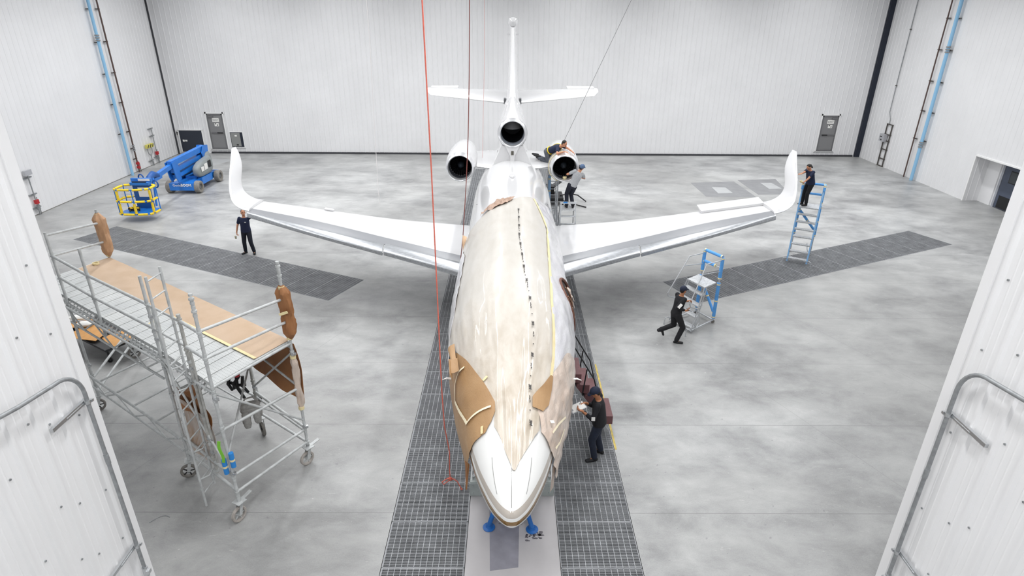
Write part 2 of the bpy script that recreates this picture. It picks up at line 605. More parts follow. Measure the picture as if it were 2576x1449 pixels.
# floor repair patches: level coats and grout with shapes of their own
M_P1 = mat('floor_patch_grey', '#868789', 0.5, 0, 0.1, 2)
M_P2 = mat('floor_patch_pale', '#aeb0b1', 0.5, 0, 0.06, 2)
M_P3 = mat('floor_band_pale', '#b9b6b7', 0.45, 0, 0.07, 1.2)
M_P4 = mat('floor_patch_violet', '#8b8a93', 0.55, 0, 0.12, 5)
def patch(name, pts, z, m):
    b = MB()
    b.prism([(p[0], p[1]) for p in pts], z)
    return struct(b.build(name, m, smooth=0, origin=(pts[0][0], pts[0][1], 0)))
patch('floor_patch', [(9.85, 29.5), (12.35, 29.45), (12.25, 32.5), (9.8, 32.2)], 0.003, M_P1)
patch('floor_patch', [(10.65, 30.1), (11.42, 30.2), (11.38, 31.25), (10.68, 31.35)], 0.0045, M_P2)
patch('floor_patch', [(12.62, 29.9), (14.3, 30.0), (14.76, 33.1), (12.55, 32.8)], 0.003, M_P1)
patch('floor_patch', [(13.6, 31.0), (14.3, 31.1), (14.2, 32.25), (13.6, 32.25)], 0.0045, M_P2)
patch('floor_band', [(-0.712, 5.2), (0.867, 5.2), (0.867, 9.6), (-0.712, 9.6)], 0.002, M_P3)
patch('floor_patch', [(-0.3, 7.15), (0.17, 7.22), (0.2, 8.3), (0.12, 9.3), (-0.36, 9.3), (-0.35, 8.5)], 0.0035, M_P4)
patch('floor_patch', [(-18.2, 37.35), (-16.9, 37.3), (-17.5, 35.3), (-19.6, 37.9)], 0.003, M_P2)

patch('floor_marking', [(2.243, 10.2), (2.285, 10.2), (2.285, 13.6), (2.243, 13.6)], 0.002, mat('floor_yellow', '#c9b25a', 0.6, 0, 0.25, 9))
rs = random.Random(3)
b = MB()
for k in range(34):
    x = 0.30 + 0.30 * rs.random(); y = 7.78 + 0.18 * rs.random() + (x - 0.4) * 0.2; r_ = 0.004 + 0.02 * rs.random()
    b.prism([(x + r_ * (0.6 + 0.6 * rs.random()) * 1.6 * math.cos(a), y + r_ * (0.6 + 0.6 * rs.random()) * math.sin(a)) for a in [2 * PI * j / 7 for j in range(7)]], 0.0035)
struct(b.build('floor_stain', mat('stain_dark', '#6d6a70', 0.6), smooth=0))
# ------------------------------------------------------------ gratings
M_GRIM = mat('grating_rim', '#9a9c9e', 0.5, 0.3)
def grate_mesh(name, L, W, bars_along_w, pitch=0.031, cross=0.1026):
    """panel in local coords, x across (W), y along (L), top at z=0"""
    b = MB()
    def bx(c, d): b.box(c, d)
    if bars_along_w:
        n = int(L / pitch)
        for i in range(1, n):
            bx((W / 2, i * L / n, -0.018), (W, 0.0075, 0.034))
        m = int(W / cross)
        off = (W - m * cross) / 2
        for j in range(m + 1):
            bx((off + j * cross, L / 2, -0.004), (0.010, L, 0.007))
    else:
        n = int(W / pitch)
        for i in range(1, n):
            bx((i * W / n, L / 2, -0.018), (0.0075, L, 0.034))
        m = int(L / cross)
        for j in range(1, m):
            bx((W / 2, j * L / m, -0.004), (W, 0.009, 0.007))
    e = 0.012
    bx((W / 2, e / 2, -0.017), (W, e, 0.036)); bx((W / 2, L - e / 2, -0.017), (W, e, 0.036))
    bx((e / 2, L / 2, -0.017), (e, L, 0.036)); bx((W - e / 2, L / 2, -0.017), (e, L, 0.036))
    me = D.meshes.new(name)
    me.from_pydata(b.v, [], b.f)
    me.materials.append(M_GRATE)
    return me
ORD = ['first', 'second', 'third', 'fourth', 'fifth', 'sixth', 'seventh', 'eighth', 'ninth', 'tenth', 'eleventh', 'twelfth', 'thirteenth',
       'fourteenth', 'fifteenth', 'sixteenth', 'seventeenth', 'eighteenth', 'nineteenth', 'twentieth', 'twenty-first', 'twenty-second',
       'twenty-third', 'twenty-fourth', 'twenty-fifth', 'twenty-sixth', 'twenty-seventh', 'twenty-eighth', 'twenty-ninth', 'thirtieth']
gl = grate_mesh('floor_grating', 0.99, 1.375, True)
gr = grate_mesh('floor_grating', 0.99, 1.345, True)
YS = [5.215 + k for k in range(30)]
for nm, me_, x0, side, rng in (('l', gl, -2.1, 'left', list(range(1, 30))), ('r', gr, 0.88, 'right', list(range(1, 30)))):
    for k in rng:
        o = D.objects.new('floor_grating', me_)
        o.location = (x0, YS[k], -0.001)
        COL.objects.link(o)
        tag(o, 'steel grating panel, %s from the photo bottom in the long %s strip' % (ORD[k - 1], side), 'floor grating', 'grating panels of the long %s strip' % side)
ga = grate_mesh('floor_grating', 0.995, AR_W - 0.012, False)
for base, d, n_, cnt, side, Lh in ((AR0, GD, GN, 13, 'right', AR_L), (AL0, GDL, GNL, 13, 'left', AL_L)):
    step = Lh / cnt
    for k in range(cnt):
        o = D.objects.new('floor_grating', ga)
        R = Matrix((n_, d, n_.cross(d))).transposed()
        if R.determinant() < 0: R = Matrix((n_, d, -n_.cross(d))).transposed()
        M = R.to_4x4()
        p = base + d * (k * step) + n_ * 0.006
        if n_.cross(d).z < 0:      # keep the panel face up
            R = Matrix((-n_, d, Vector((0, 0, 1)))).transposed(); M = R.to_4x4(); p = base + d * (k * step) + n_ * (AR_W - 0.006 if side == 'right' else AL_W - 0.006)
        M.translation = p + Vector((0, 0, -0.001))
        o.matrix_world = M
        COL.objects.link(o)
        tag(o, 'steel grating panel, %s from the inner end of the slanted %s strip' % (ORD[k], side), 'floor grating', 'grating panels of the slanted %s strip' % side)
# ============================================================ BUSINESS JET
JX0, JROT = 0.045, -0.0029
def jx(y): return JX0 + 0.0029 * (y - 6.1)        # centre line of the aircraft
M_JET = mat('jet_white_gloss', '#dadadb', 0.16, spec=0.5, coat=0.6)
M_JETG = mat('jet_grey_paint', '#85878b', 0.35)
M_SLAT = mat('bare_polished_slat', '#b9bcc0', 0.3, 0.85, 0.2, 12, stretch=(0.6, 3, 3))
M_LIP = mat('intake_lip_metal', '#e4e5e7', 0.3, 0.7)
M_DUCT = mat('intake_duct_grey', '#4d5057', 0.5, 0.3)
M_FAN = mat('fan_dark', '#101114', 0.4, 0.4)
M_SPIN = mat('spinner_grey', '#30363d', 0.4, 0.3)
M_HOLE = mat('dark_duct', '#0b0e16', 0.6)
M_LINE = mat('panel_line', '#8d8d8b', 0.6)
jet = thing('business_jet', (0, 0, 0), 'white three-engined business jet parked over the floor gratings, front half masked', 'airplane')
# fuselage stations: y, centre z, half width, height above, depth below
FUS = [(6.10, 2.12, 0.02, 0.03, 0.03), (6.115, 2.12, 0.075, 0.10, 0.085), (6.165, 2.12, 0.135, 0.16, 0.135), (6.28, 2.12, 0.228, 0.225, 0.21), (6.5, 2.11, 0.345, 0.335, 0.31), (6.9, 2.13, 0.50, 0.46, 0.44),
       (7.4, 2.17, 0.64, 0.59, 0.58), (7.9, 2.22, 0.765, 0.72, 0.72), (8.4, 2.28, 0.90, 0.84, 0.84), (8.9, 2.34, 1.01, 0.99, 0.95), (9.4, 2.41, 1.10, 1.13, 1.04),
       (10.0, 2.48, 1.175, 1.22, 1.12), (10.8, 2.53, 1.23, 1.24, 1.19), (11.6, 2.55, 1.245, 1.25, 1.23), (13.0, 2.55, 1.25, 1.25, 1.25), (17.0, 2.56, 1.25, 1.25, 1.25),
       (18.5, 2.60, 1.25, 1.22, 1.22), (19.6, 2.70, 1.23, 1.12, 1.15), (20.6, 2.85, 1.13, 0.98, 1.05), (21.5, 3.0, 0.98, 0.86, 0.92), (22.5, 3.15, 0.80, 0.72, 0.78), (24.0, 3.35, 0.55, 0.52, 0.55),
       (25.4, 3.5, 0.3, 0.33, 0.32), (26.4, 3.58, 0.12, 0.16, 0.14)]
def smooth_tab(tab, y):
    """catmull-rom style lookup"""
    if y <= tab[0][0]: return tab[0][1:]
    if y >= tab[-1][0]: return tab[-1][1:]
    for i in range(len(tab) - 1):
        if y <= tab[i + 1][0]:
            a, b = tab[i], tab[i + 1]
            p = tab[i - 1] if i > 0 else a
            q = tab[i + 2] if i + 2 < len(tab) else b
            t = (y - a[0]) / (b[0] - a[0])
            out = []
            for k in range(1, len(a)):
                h = b[0] - a[0]
                m0 = (b[k] - p[k]) / (b[0] - p[0]) * h if b[0] != p[0] else b[k] - a[k]
                m1 = (q[k] - a[k]) / (q[0] - a[0]) * h
                t2, t3 = t * t, t * t * t
                out.append((2 * t3 - 3 * t2 + 1) * a[k] + (t3 - 2 * t2 + t) * m0 + (-2 * t3 + 3 * t2) * b[k] + (t3 - t2) * m1)
            return tuple(out)
def fus(y, th, off=0.0):
    """point on the fuselage skin; th = 0 at the crown, positive to the right"""
    zc, hw, ht, hb = smooth_tab(FUS, y)
    s, c = math.sin(th), math.cos(th)
    return Vector((jx(y) + (hw + off) * s, y, zc + ((ht if c > 0 else hb) + off) * c))
YC = 7.95      # radome joint
NFU = 72
def fus_loft(y0, y1, n, bias=1.0):
    secs = []
    for i in range(n + 1):
        y = y0 + (y1 - y0) * (i / n) ** bias
        secs.append([fus(y, 2 * PI * k / NFU) for k in range(NFU)])
    return secs
b = MB(); b.loft(fus_loft(YC, 26.4, 90))
fuselage = b.build('fuselage', M_JET, jet, 60)
M_NOSE = mat('radome_paint', '#e4e4e2', 0.13, coat=0.7)
g = NT(M_NOSE)
tc = g.n('ShaderNodeTexCoord').outputs['Object']
sx = g.n('ShaderNodeSeparateXYZ'); g.l(tc, sx.inputs[0])
zz = g.math('SUBTRACT', sx.outputs['Z'], g.math('MULTIPLY', g.math('SUBTRACT', sx.outputs['Y'], 6.08), 0.055))
def band(lo, hi): return g.math('MULTIPLY', g.math('GREATER_THAN', zz, lo), g.math('LESS_THAN', zz, hi))
c = g.mix(band(2.195, 2.275), '#e4e4e2', '#b4aca3')
c = g.mix(band(2.07, 2.145), c, '#84653a')
g.l(c, g.b.inputs['Base Color'])
b = MB(); b.loft(fus_loft(6.10, YC, 56, 2.0))
nose = b.build('nose_cone', M_NOSE, jet, 60)
tag(nose, 'white nose cone with beige and bronze stripes')
# thin diverter strips on the nose
for th0, ya, yb in ((0.0, 6.2, 6.75), (-0.62, 6.42, 6.95), (0.62, 6.42, 6.95)):
    b = MB()
    b.path([fus(lerp(ya, yb, k / 12), th0 * lerp(1.15, 0.95, k / 12), 0.001) for k in range(13)], 0.0045, 6)
    b.build('diverter_strip', M_LINE, nose)

# ---- wings -------------------------------------------------------------
# |x|, slat front y, slat rear y, grey/white line y, trailing edge y, z
WING = [(0.9, 15.25, 15.95, 16.3, 19.5, 1.84), (1.5, 15.6, 16.13, 16.58, 19.57, 1.87), (3.78, 16.72, 17.16, 17.6, 19.66, 2.03), (6.3, 17.92, 18.24, 18.75, 20.12, 2.205), (8.75, 19.17, 19.27, 19.62, 20.62, 2.375)]
def wst(x): return smooth_tab([(a[0],) + a[1:] for a in WING], x) if x <= 8.75 else WING[-1][1:]
def airfoil_sec(x, y0, y1, z, tr, sgn, n=12, drop=0.0):
    """closed section in the y-z plane at spanwise x"""
    top = []; bot = []
    for i in range(n + 1):
        t = (1 - math.cos(PI * i / n)) / 2
        th = 2.6 * tr * (0.2969 * math.sqrt(t) - 0.126 * t - 0.3516 * t * t + 0.2843 * t ** 3 - 0.1015 * t ** 4) * 2
        y = lerp(y0, y1, t)
        dz = -drop * (1 - t) ** 2
        top.append(Vector((sgn * x + jx(y), y, z + th * 0.62 + dz)))
        bot.append(Vector((sgn * x + jx(y), y, z - th * 0.38 + dz)))
    return top + bot[-2:0:-1]
for sgn, side in ((-1, 'left'), (1, 'right')):
    # main box behind the slats
    secs = []
    for i in range(25):
        x = lerp(0.9, 8.75, i / 24)
        a = wst(x)
        secs.append(airfoil_sec(x, a[1] - 0.02, a[3], a[4] - 0.09, lerp(0.30, 0.13, i / 24), sgn))
    b = MB(); b.loft(secs)
    wing = b.build('wing', M_JET, jet, 50)
    # exposed grey strip behind the slats, lying on the skin
    b = MB()
    def wz(x, y):
        a = wst(x); t = min(1, max(0, (y - a[1] + 0.02) / (a[3] - a[1] + 0.02)))
        tr = lerp(0.30, 0.13, (x - 0.9) / 7.85)
        th = 5.2 * tr * (0.2969 * math.sqrt(t) - 0.126 * t - 0.3516 * t * t + 0.2843 * t ** 3 - 0.1015 * t ** 4)
        return a[4] - 0.09 + th * 0.62
    secs = []
    for i in range(31):
        x = lerp(1.1, 8.72, i / 30); a = wst(x)
        row = []
        for k in range(9):
            y = lerp(a[1] + 0.0, a[2], k / 8)
            row.append(Vector((sgn * x + jx(y), y, wz(x, y) + 0.006)))
        for k in range(8, -1, -1):
            y = lerp(a[1] + 0.0, a[2], k / 8)
            row.append(Vector((sgn * x + jx(y), y, wz(x, y) - 0.02)))
        secs.append(row)
    b.loft(secs)
    tag(b.build('slat_track_strip', M_JETG, wing, 40), 'dark grey strip behind the slats')
    # slats: hollow curved shells drooped forward
    for x0, x1, dn in ((1.2, 3.80, 0.0), (3.86, 8.74, 0.035)):
        secs = []
        for i in range(21):
            x = lerp(x0, x1, i / 20); a = wst(x)
            yA, yB = a[0] + dn * 0.5, a[1] + dn * 0.4
            zr = wz(x, a[1] + 0.04) + 0.03 - dn
            L = yB - yA
            pts = []
            prof = [(1.0, 0.0), (0.8, 0.012), (0.6, 0.006), (0.4, -0.022), (0.2, -0.07), (0.08, -0.12), (0.0, -0.19), (0.03, -0.235), (0.15, -0.25), (0.4, -0.235), (0.36, -0.2), (0.16, -0.205), (0.1, -0.17), (0.22, -0.1), (0.42, -0.055), (0.7, -0.025), (1.0, -0.018)]
            sc = lerp(1.0, 0.62, (x - 1.2) / 7.5)
            for p, q in prof:
                y = yA + L * p
                pts.append(Vector((sgn * x + jx(y), y, zr + q * sc)))
            secs.append(pts)
        b = MB(); b.loft(secs)
        tag(b.build('slat', M_SLAT, wing, 50), 'bare metal leading edge slat')
    # aileron raised on the right, small raised tab on the left
    if sgn > 0:
        b = MB()
        secs = []
        for i in range(9):
            x = lerp(6.45, 8.75, i / 8); a = wst(x)
            y0 = a[3] - 0.28; y1 = a[3] + 0.28
            secs.append([Vector((x + jx(y0), y0, a[4] + 0.02)), Vector((x + jx(y1), y1, a[4] + 0.07)), Vector((x + jx(y1), y1, a[4] + 0.045)), Vector((x + jx(y0), y0, a[4] - 0.06))])
        b.loft(secs); b.build('aileron', M_JET, wing, 30)
    else:
        b = MB()
        for xa, xb, dy in ((6.1, 6.45, 0.09),):
            secs = []
            for i in range(5):
                x = lerp(xa, xb, i / 4); a = wst(x)
                y0 = a[3] - 0.1; y1 = a[3] + dy * i / 4
                secs.append([Vector((-x + jx(y0), y0, a[4] - 0.02)), Vector((-x + jx(y1), y1, a[4] - 0.02)), Vector((-x + jx(y1), y1, a[4] - 0.05)), Vector((-x + jx(y0), y0, a[4] - 0.05))])
            b.loft(secs)
        b.build('aileron', M_JET, wing, 30)
    # winglet: swept blade blended upward
    # spanwise x, z, leading y, trailing y, thickness
    WL = [(8.72, 2.33, 19.34, 20.66, 0.15), (8.95, 2.35, 19.42, 20.70, 0.13), (9.14, 2.41, 19.50, 20.73, 0.12), (9.32, 2.52, 19.62, 20.77, 0.11), (9.46, 2.68, 19.80, 20.86, 0.10), (9.56, 2.9, 20.03, 21.06, 0.09),
          (9.72, 3.3, 20.62, 21.68, 0.075), (9.93, 3.62, 21.35, 22.1, 0.06), (10.12, 3.83, 21.95, 22.33, 0.04)]
    secs = []
    for i in range(37):
        q = i / 36 * (len(WL) - 1)
        tab = [(float(k),) + WL[k] for k in range(len(WL))]
        x, z, y0, y1, th = smooth_tab(tab, q)
        xa, za = smooth_tab(tab, max(0, q - 0.05))[:2]; xb, zb = smooth_tab(tab, min(len(WL) - 1, q + 0.05))[:2]
        tv = Vector((xb - xa, 0, zb - za)).normalized()
        nv = Vector((-tv.z, 0, tv.x))
        pts = []
        for k in range(24):
            a_ = 2 * PI * k / 24
            t = (1 - math.cos(a_)) / 2
            s_ = (1 if math.sin(a_) >= 0 else -1)
            hh = th * 0.5 * 2.2 * math.sqrt(max(0, t)) * (1 - t) ** 0.8 * 1.2
            y = lerp(y0, y1, t)
            pts.append(Vector((x, y, z)) + nv * (s_ * hh))
        ex = 0.17 * max(0, x - 8.72) / 1.4 if sgn > 0 else 0.0
        secs.append([Vector((sgn * p.x + ex + jx(p.y), p.y, p.z)) for p in pts])
    b = MB(); b.loft(secs)
    wl = b.build('winglet', M_JET, wing, 50)
    # polished leading edge of the winglet
    secs = []
    for i in range(31):
        q = i / 30 * 7.9
        x, z, y0, y1, th = smooth_tab(tab, q)
        xa, za = smooth_tab(tab, max(0, q - 0.05))[:2]; xb, zb = smooth_tab(tab, q + 0.05)[:2]
        tv = Vector((xb - xa, 0, zb - za)).normalized(); nv = Vector((-tv.z, 0, tv.x))
        pts = []
        for k in range(9):
            t0 = abs(k - 4) / 4 * 0.11
            s_ = 1 if k < 4 else (-1 if k > 4 else 0)
            hh = th * 0.5 * 2.2 * math.sqrt(t0) * (1 - t0) ** 0.8 * 1.2 + 0.004
            y = lerp(y0, y1, t0) - 0.006
            pts.append(Vector((x, y, z)) + nv * (s_ * hh))
        ex = 0.17 * max(0, x - 8.72) / 1.4 if sgn > 0 else 0.0
        secs.append([Vector((sgn * p.x + ex + jx(p.y), p.y, p.z)) for p in pts])
    b = MB(); b.loft(secs, close=False, cap=False)
    tag(b.build('leading_edge', M_LIP, wing, 60), 'polished metal winglet leading edge')

# ---- wing root fairing
secs = []
for i in range(21):
    y = lerp(14.6, 20.4, i / 20)
    k = math.sin(PI * i / 20) ** 0.5 if 0 < i < 20 else 0.05
    secs.append([Vector((jx(y) + (1.0 + 0.42 * k) * math.cos(a), y, 1.65 + 0.45 * k * math.sin(a))) for a in [2 * PI * j / 28 for j in range(28)]])
b = MB(); b.loft(secs); b.build('wing_fairing', M_JET, jet, 60)

# ---- engines -----------------------------------------------------------
def engine(cx, cz, y0, side):
    prof = [(0.385, 0.55), (0.385, 0.2), (0.392, 0.08), (0.405, 0.02), (0.425, 0.0), (0.447, 0.02), (0.465, 0.08), (0.495, 0.25), (0.52, 0.6), (0.525, 1.2), (0.51, 1.8), (0.46, 2.4), (0.39, 3.0), (0.33, 3.25), (0.30, 3.25), (0.29, 2.9)]
    Mx = frame((cx, y0, cz), (1, 0, 0), (0, 0, 1), (0, 1, 0))
    b = MB(); b.lathe(prof[7:], Mx, 48)
    nac = b.build('engine_nacelle', M_JET, jet, 40)
    b = MB(); b.lathe(prof[1:8], Mx, 48); tag(b.build('intake_lip', M_LIP, nac, 50), 'polished intake lip')
    b = MB(); b.lathe([(0.386, 0.19), (0.384, 0.6)], Mx, 48); b.build('intake_duct', M_DUCT, nac, 60)
    b = MB()
    b.lathe([(0.384, 0.62), (0.12, 0.66), (0.0, 0.66)], Mx, 32)
    for k in range(28):
        a = 2 * PI * k / 28
        r0, r1 = 0.11, 0.378
        c0, s0 = math.cos(a), math.sin(a); c1, s1 = math.cos(a + 0.17), math.sin(a + 0.17)
        b.quad(Mx @ Vector((r0 * c0, r0 * s0, 0.5)), Mx @ Vector((r1 * c0, r1 * s0, 0.54)), Mx @ Vector((r1 * c1, r1 * s1, 0.6)), Mx @ Vector((r0 * c1, r0 * s1, 0.6)))
    b.build('fan', M_FAN, nac, 0, fix=False)
    b = MB(); b.lathe([(0.001, 0.34), (0.05, 0.37), (0.09, 0.43), (0.115, 0.53)], Mx, 24); b.build('spinner', M_SPIN, nac, 60)
    # small dark vents on the cowl
    if side:
        for a, y in ((2.2, 0.75), (0.9, 0.9), (0.6, 1.5)):
            a = a if side < 0 else PI - a
            p = Mx @ Vector((0.523 * math.cos(a), 0.523 * math.sin(a), y))
            b = MB(); b.bar(p, p + Vector((0.0, 0.13, 0)), 0.03, 0.012, Vector((math.cos(a), 0, math.sin(a))))
            b.build('cowl_vent', M_BLK, nac, 0)
    return nac
EZ = 3.63
engine(jx(20) - 1.75, EZ, 20.0, -1)
engine(jx(20) + 1.75, EZ, 20.0, 1)
for sgn in (-1, 1):
    secs = []
    for i in range(7):
        x = lerp(0.55, 1.4, i / 6)
        ya, yb = lerp(20.2, 20.55, i / 6), lerp(23.1, 22.9, i / 6)
        secs.append([Vector((jx(21) + sgn * x, lerp(ya, yb, (1 - math.cos(2 * PI * k / 20)) / 2), 3.58 + 0.14 * math.sin(2 * PI * k / 20))) for k in range(20)])
    b = MB(); b.loft(secs); b.build('engine_pylon', M_JET, jet, 50)
# centre engine: intake ring on top of the rear fuselage, duct, blending into the fin
CY, CZ = 20.2, 4.73
Mx = frame((jx(20.2), CY, CZ), (1, 0, 0), (0, 0, 1), (0, 1, 0))
b = MB()
secs = []
for i in range(15):
    t = i / 14
    y = CY + 0.12 + t * 4.6
    r = lerp(0.49, 0.30, t ** 1.3)
    zc = CZ - 0.75 * t ** 1.6
    up = lerp(0.0, 0.75, min(1, t * 2.2)) * (1 - max(0, t - 0.6))
    sec = []
    for k in range(40):
        a = 2 * PI * k / 40
        s_, c_ = math.sin(a), math.cos(a)
        z = zc + r * c_
        xx = r * s_
        if c_ > 0:
            z += up * c_ ** 3
        else:
            z -= 0.55 * (-c_) ** 2 * min(1, t * 4)
            xx *= 1 + 0.25 * min(1, t * 3) * (-c_)
        sec.append(Vector((jx(y) + xx, y, z)))
    secs.append(sec)
b.loft(secs, cap=False)
cn = b.build('centre_intake', M_JET, jet, 60)
b = MB(); b.lathe([(0.385, 0.12), (0.388, 0.05), (0.40, 0.012), (0.42, 0.0), (0.44, 0.012), (0.465, 0.05), (0.492, 0.14)], Mx, 48); tag(b.build('intake_lip', M_LIP, cn, 50), 'polished lip of the top intake')
b = MB()
b.lathe([(0.386, 0.1), (0.38, 0.3), (0.375, 0.5)], Mx, 40); b.build('intake_duct', mat('duct_pale', '#aab0ba', 0.4, 0.2), cn, 60)
b = MB(); b.lathe([(0.375, 0.48), (0.37, 0.9), (0.3, 1.6), (0.0, 1.62)], Mx, 40); b.build('duct_throat', M_HOLE, cn, 60)
# strut under the intake lip with a dark drain
b = MB()
b.loft([[Vector((jx(20.3) + x, y, z)) for x, y in ((-w_, 20.24), (w_, 20.24), (w_ * 1.5, 21.6), (-w_ * 1.5, 21.6))] for w_, z in ((0.24, 4.33), (0.07, 3.98), (0.08, 3.55))])
st = b.build('intake_strut', M_JET, cn, 0)
b = MB(); b.box((jx(20.2), 20.235, 4.1), (0.085, 0.03, 0.13)); b.build('strut_drain', mat('drain_grey', '#55524a', 0.5), cn, 0)
# rear saddle between fuselage and centre intake
secs = []
for i in range(13):
    t = i / 12
    y = lerp(20.35, 25.2, t)
    w0 = lerp(0.5, 0.3, t); zt = lerp(4.3, 4.2, t)
    zc, hw, ht, hb = smooth_tab(FUS, y)
    w1 = hw * 0.93
    pts = []
    for s_ in (-1, 1):
        col = []
        for k in range(8):
            u = k / 7
            col.append(Vector((jx(y) + s_ * lerp(w1, w0 * 0.75, u ** 0.7), y, lerp(zc + 0.25, zt, u))))
        pts += col if s_ < 0 else col[::-1]
    secs.append(pts)
b = MB(); b.loft(secs); b.build('tail_saddle', M_JET, jet, 50)
# fin
secs = []
for i in range(21):
    t = i / 20
    z = lerp(4.75, 7.95, t)
    y0 = interp([(4.75, 20.9), (5.1, 21.35), (5.5, 22.3), (6.2, 23.4), (7.0, 24.3), (7.95, 25.3)], z)
    y1 = interp([(4.75, 25.9), (7.95, 27.0)], z)
    th = interp([(4.75, 0.8), (5.1, 0.62), (5.35, 0.46), (5.6, 0.35), (6.1, 0.31), (7.0, 0.25), (7.95, 0.18)], z)
    sec = []
    for k in range(28):
        a = 2 * PI * k / 28
        tt = (1 - math.cos(a)) / 2
        y = lerp(y0, y1, tt)
        hh = th * 0.5 * 2.0 * (tt ** 0.42) * (1 - tt) ** 0.75 * 1.25
        sec.append(Vector((jx(y) + (hh if math.sin(a) >= 0 else -hh), y, z)))
    secs.append(sec)
b = MB(); b.loft(secs)
fin = b.build('fin', M_JET, jet, 60)
b = MB()
b.loft([[Vector((jx(25.5) + r * math.cos(a), y, 8.03 + r * math.sin(a))) for a in [2 * PI * k / 20 for k in range(20)]] for y, r in ((25.0, 0.01), (25.05, 0.1), (25.2, 0.165), (25.5, 0.19), (26.2, 0.16), (27.0, 0.07), (27.3, 0.01))])
b.build('fin_bullet', M_JET, fin, 60)
b = MB(); b.box((jx(25.5), 25.4, 7.58), (0.46, 0.1, 0.05)); b.build('fin_antenna', M_JET, fin, 0)
b = MB(); b.box((jx(22.3), 22.28, 5.48), (0.06, 0.05, 0.07)); b.build('beacon', mat('beacon_brown', '#7a6a66', 0.4), fin, 0)
# tailplane
for sgn in (-1, 1):
    TPX = [(0.12, 23.3, 26.02, 5.26, 5.47, 0.24), (0.35, 23.55, 26.03, 5.28, 5.48, 0.22), (2.2, 24.75, 26.05, 5.29, 5.5, 0.13), (3.3, 25.48, 26.2, 5.30, 5.53, 0.08), (3.45, 25.62, 26.2, 5.34, 5.53, 0.05), (3.5, 25.8, 26.12, 5.42, 5.52, 0.02)]
    secs = []
    for i in range(19):
        x = lerp(0.12, 3.5, i / 18)
        y0, y1, z0, z1, th = interp(TPX, x)
        sec = []
        for k in range(24):
            a = 2 * PI * k / 24
            tt = (1 - math.cos(a)) / 2
            hh = th * 0.5 * 2.0 * math.sqrt(tt) * (1 - tt) ** 0.75 * 1.2
            y = lerp(y0, y1, tt)
            sec.append(Vector((jx(y) + sgn * x, y, lerp(z0, z1, tt) + (hh if math.sin(a) >= 0 else -hh))))
        secs.append(sec)
    b = MB(); b.loft(secs)
    tp = b.build('tailplane', M_JET, jet, 50)
    b = MB()
    b.loft([[Vector((jx(26) + sgn * x, y0, 5.53)), Vector((jx(26) + sgn * x, y1, 5.575)), Vector((jx(26) + sgn * x, y1, 5.55)), Vector((jx(26) + sgn * x, y0, 5.45))] for x, y0, y1 in ((2.24, 25.95, 26.5), (3.36, 26.05, 26.36))])
    b.build('elevator', M_JET, tp, 0)
    b = MB(); b.box((jx(23.7) + sgn * 0.25, 23.62, 5.33), (0.16, 0.22, 0.2)); b.box((jx(23.7) + sgn * 0.31, 23.55, 5.36), (0.02, 0.3, 0.16))
    b.build('hinge_bracket', mat('hinge_grey', '#8e9093', 0.4, 0.5), tp, 0)
# small antennas and probes
b = MB(); b.ell((jx(18.2), 18.2, 3.83), (0.09, 0.16, 0.05), 16); b.ell((jx(17.9), 18.0, 3.845), (0.05, 0.06, 0.06), 12); b.build('roof_beacon', M_JET, jet, 60)
for sgn in (-1, 1):
    p = fus(9.15, sgn * 1.52, 0.0)
    b = MB(); b.path([p, p + Vector((sgn * 0.1, -0.02, 0.03)), p + Vector((sgn * 0.17, -0.1, 0.05))], [0.022, 0.018, 0.006], 8); b.build('pitot_probe', M_WHT, jet)
    b = MB(); b.bar(fus(17.0, sgn * 0.95, 0.002), fus(17.12, sgn * 0.98, 0.002), 0.012, 0.01); b.build('skin_marking', M_BLK, jet, 0)
# landing gear
for px, py, r in ((-1.05, 19.3, 0.36), (1.2, 19.3, 0.36), (0.05, 9.95, 0.25)):
    b = MB()
    b.tube((px, py, r), (px, py, 1.75), 0.07, 0.09, 12)
    b.tube((px, py + 0.05, 0.8), (px + (0.5 if px > 0.5 else -0.5 if px < -0.5 else 0), py + 0.4, 1.6), 0.035)
    lg = b.build('landing_gear', M_WHT, jet)
    for dx in (-0.17, 0.17):
        b = MB()
        b.lathe([(r * 0.5, -0.08), (r * 0.93, -0.09), (r, -0.05), (r, 0.05), (r * 0.93, 0.09), (r * 0.5, 0.08)], frame((px + dx, py, r), (0, 1, 0), (0, 0, 1), (1, 0, 0)), 28, True)
        b.lathe([(0.001, -0.05), (r * 0.5, -0.05), (r * 0.5, 0.05), (0.001, 0.05)], frame((px + dx, py, r), (0, 1, 0), (0, 0, 1), (1, 0, 0)), 20)
        b.build('wheel', M_BLK, lg)
# airstair folded down from the right side
M_STEP = mat('step_maroon', '#6f4a4c', 0.6, 0, 0.1, 10)
M_STRG = mat('stair_grey', '#9fa1a3', 0.5)
b = MB()
p_top, p_bot = Vector((1.2, 10.85, 1.58)), Vector((2.1, 10.85, 0.28))
b.bar(p_top, p_bot, 0.78, 0.06, (0.7, 0, 0.7))
air = b.build('airstair', M_STRG, jet, 0)
for k in range(5):
    t = 0.1 + k * 0.2
    p = p_top.lerp(p_bot, t)
    b = MB(); b.box(p + Vector((0.06, 0.0, 0.11)), (0.27, 0.66, 0.2))
    b.build('stair_step', M_STEP, air, 0)
for dy in (-0.37, 0.37):
    b = MB()
    b.path([p_top + Vector((0.1, dy, 0.75)), p_top.lerp(p_bot, 0.55) + Vector((0.05, dy, 0.7)), p_top.lerp(p_bot, 0.9) + Vector((0, dy, 0.1))], 0.014, 8)
    b.tube(p_top.lerp(p_bot, 0.35) + Vector((0, dy, 0)), p_top.lerp(p_bot, 0.35) + Vector((0.07, dy, 0.68)), 0.014)
    b.build('stair_rail', M_BLK, air)
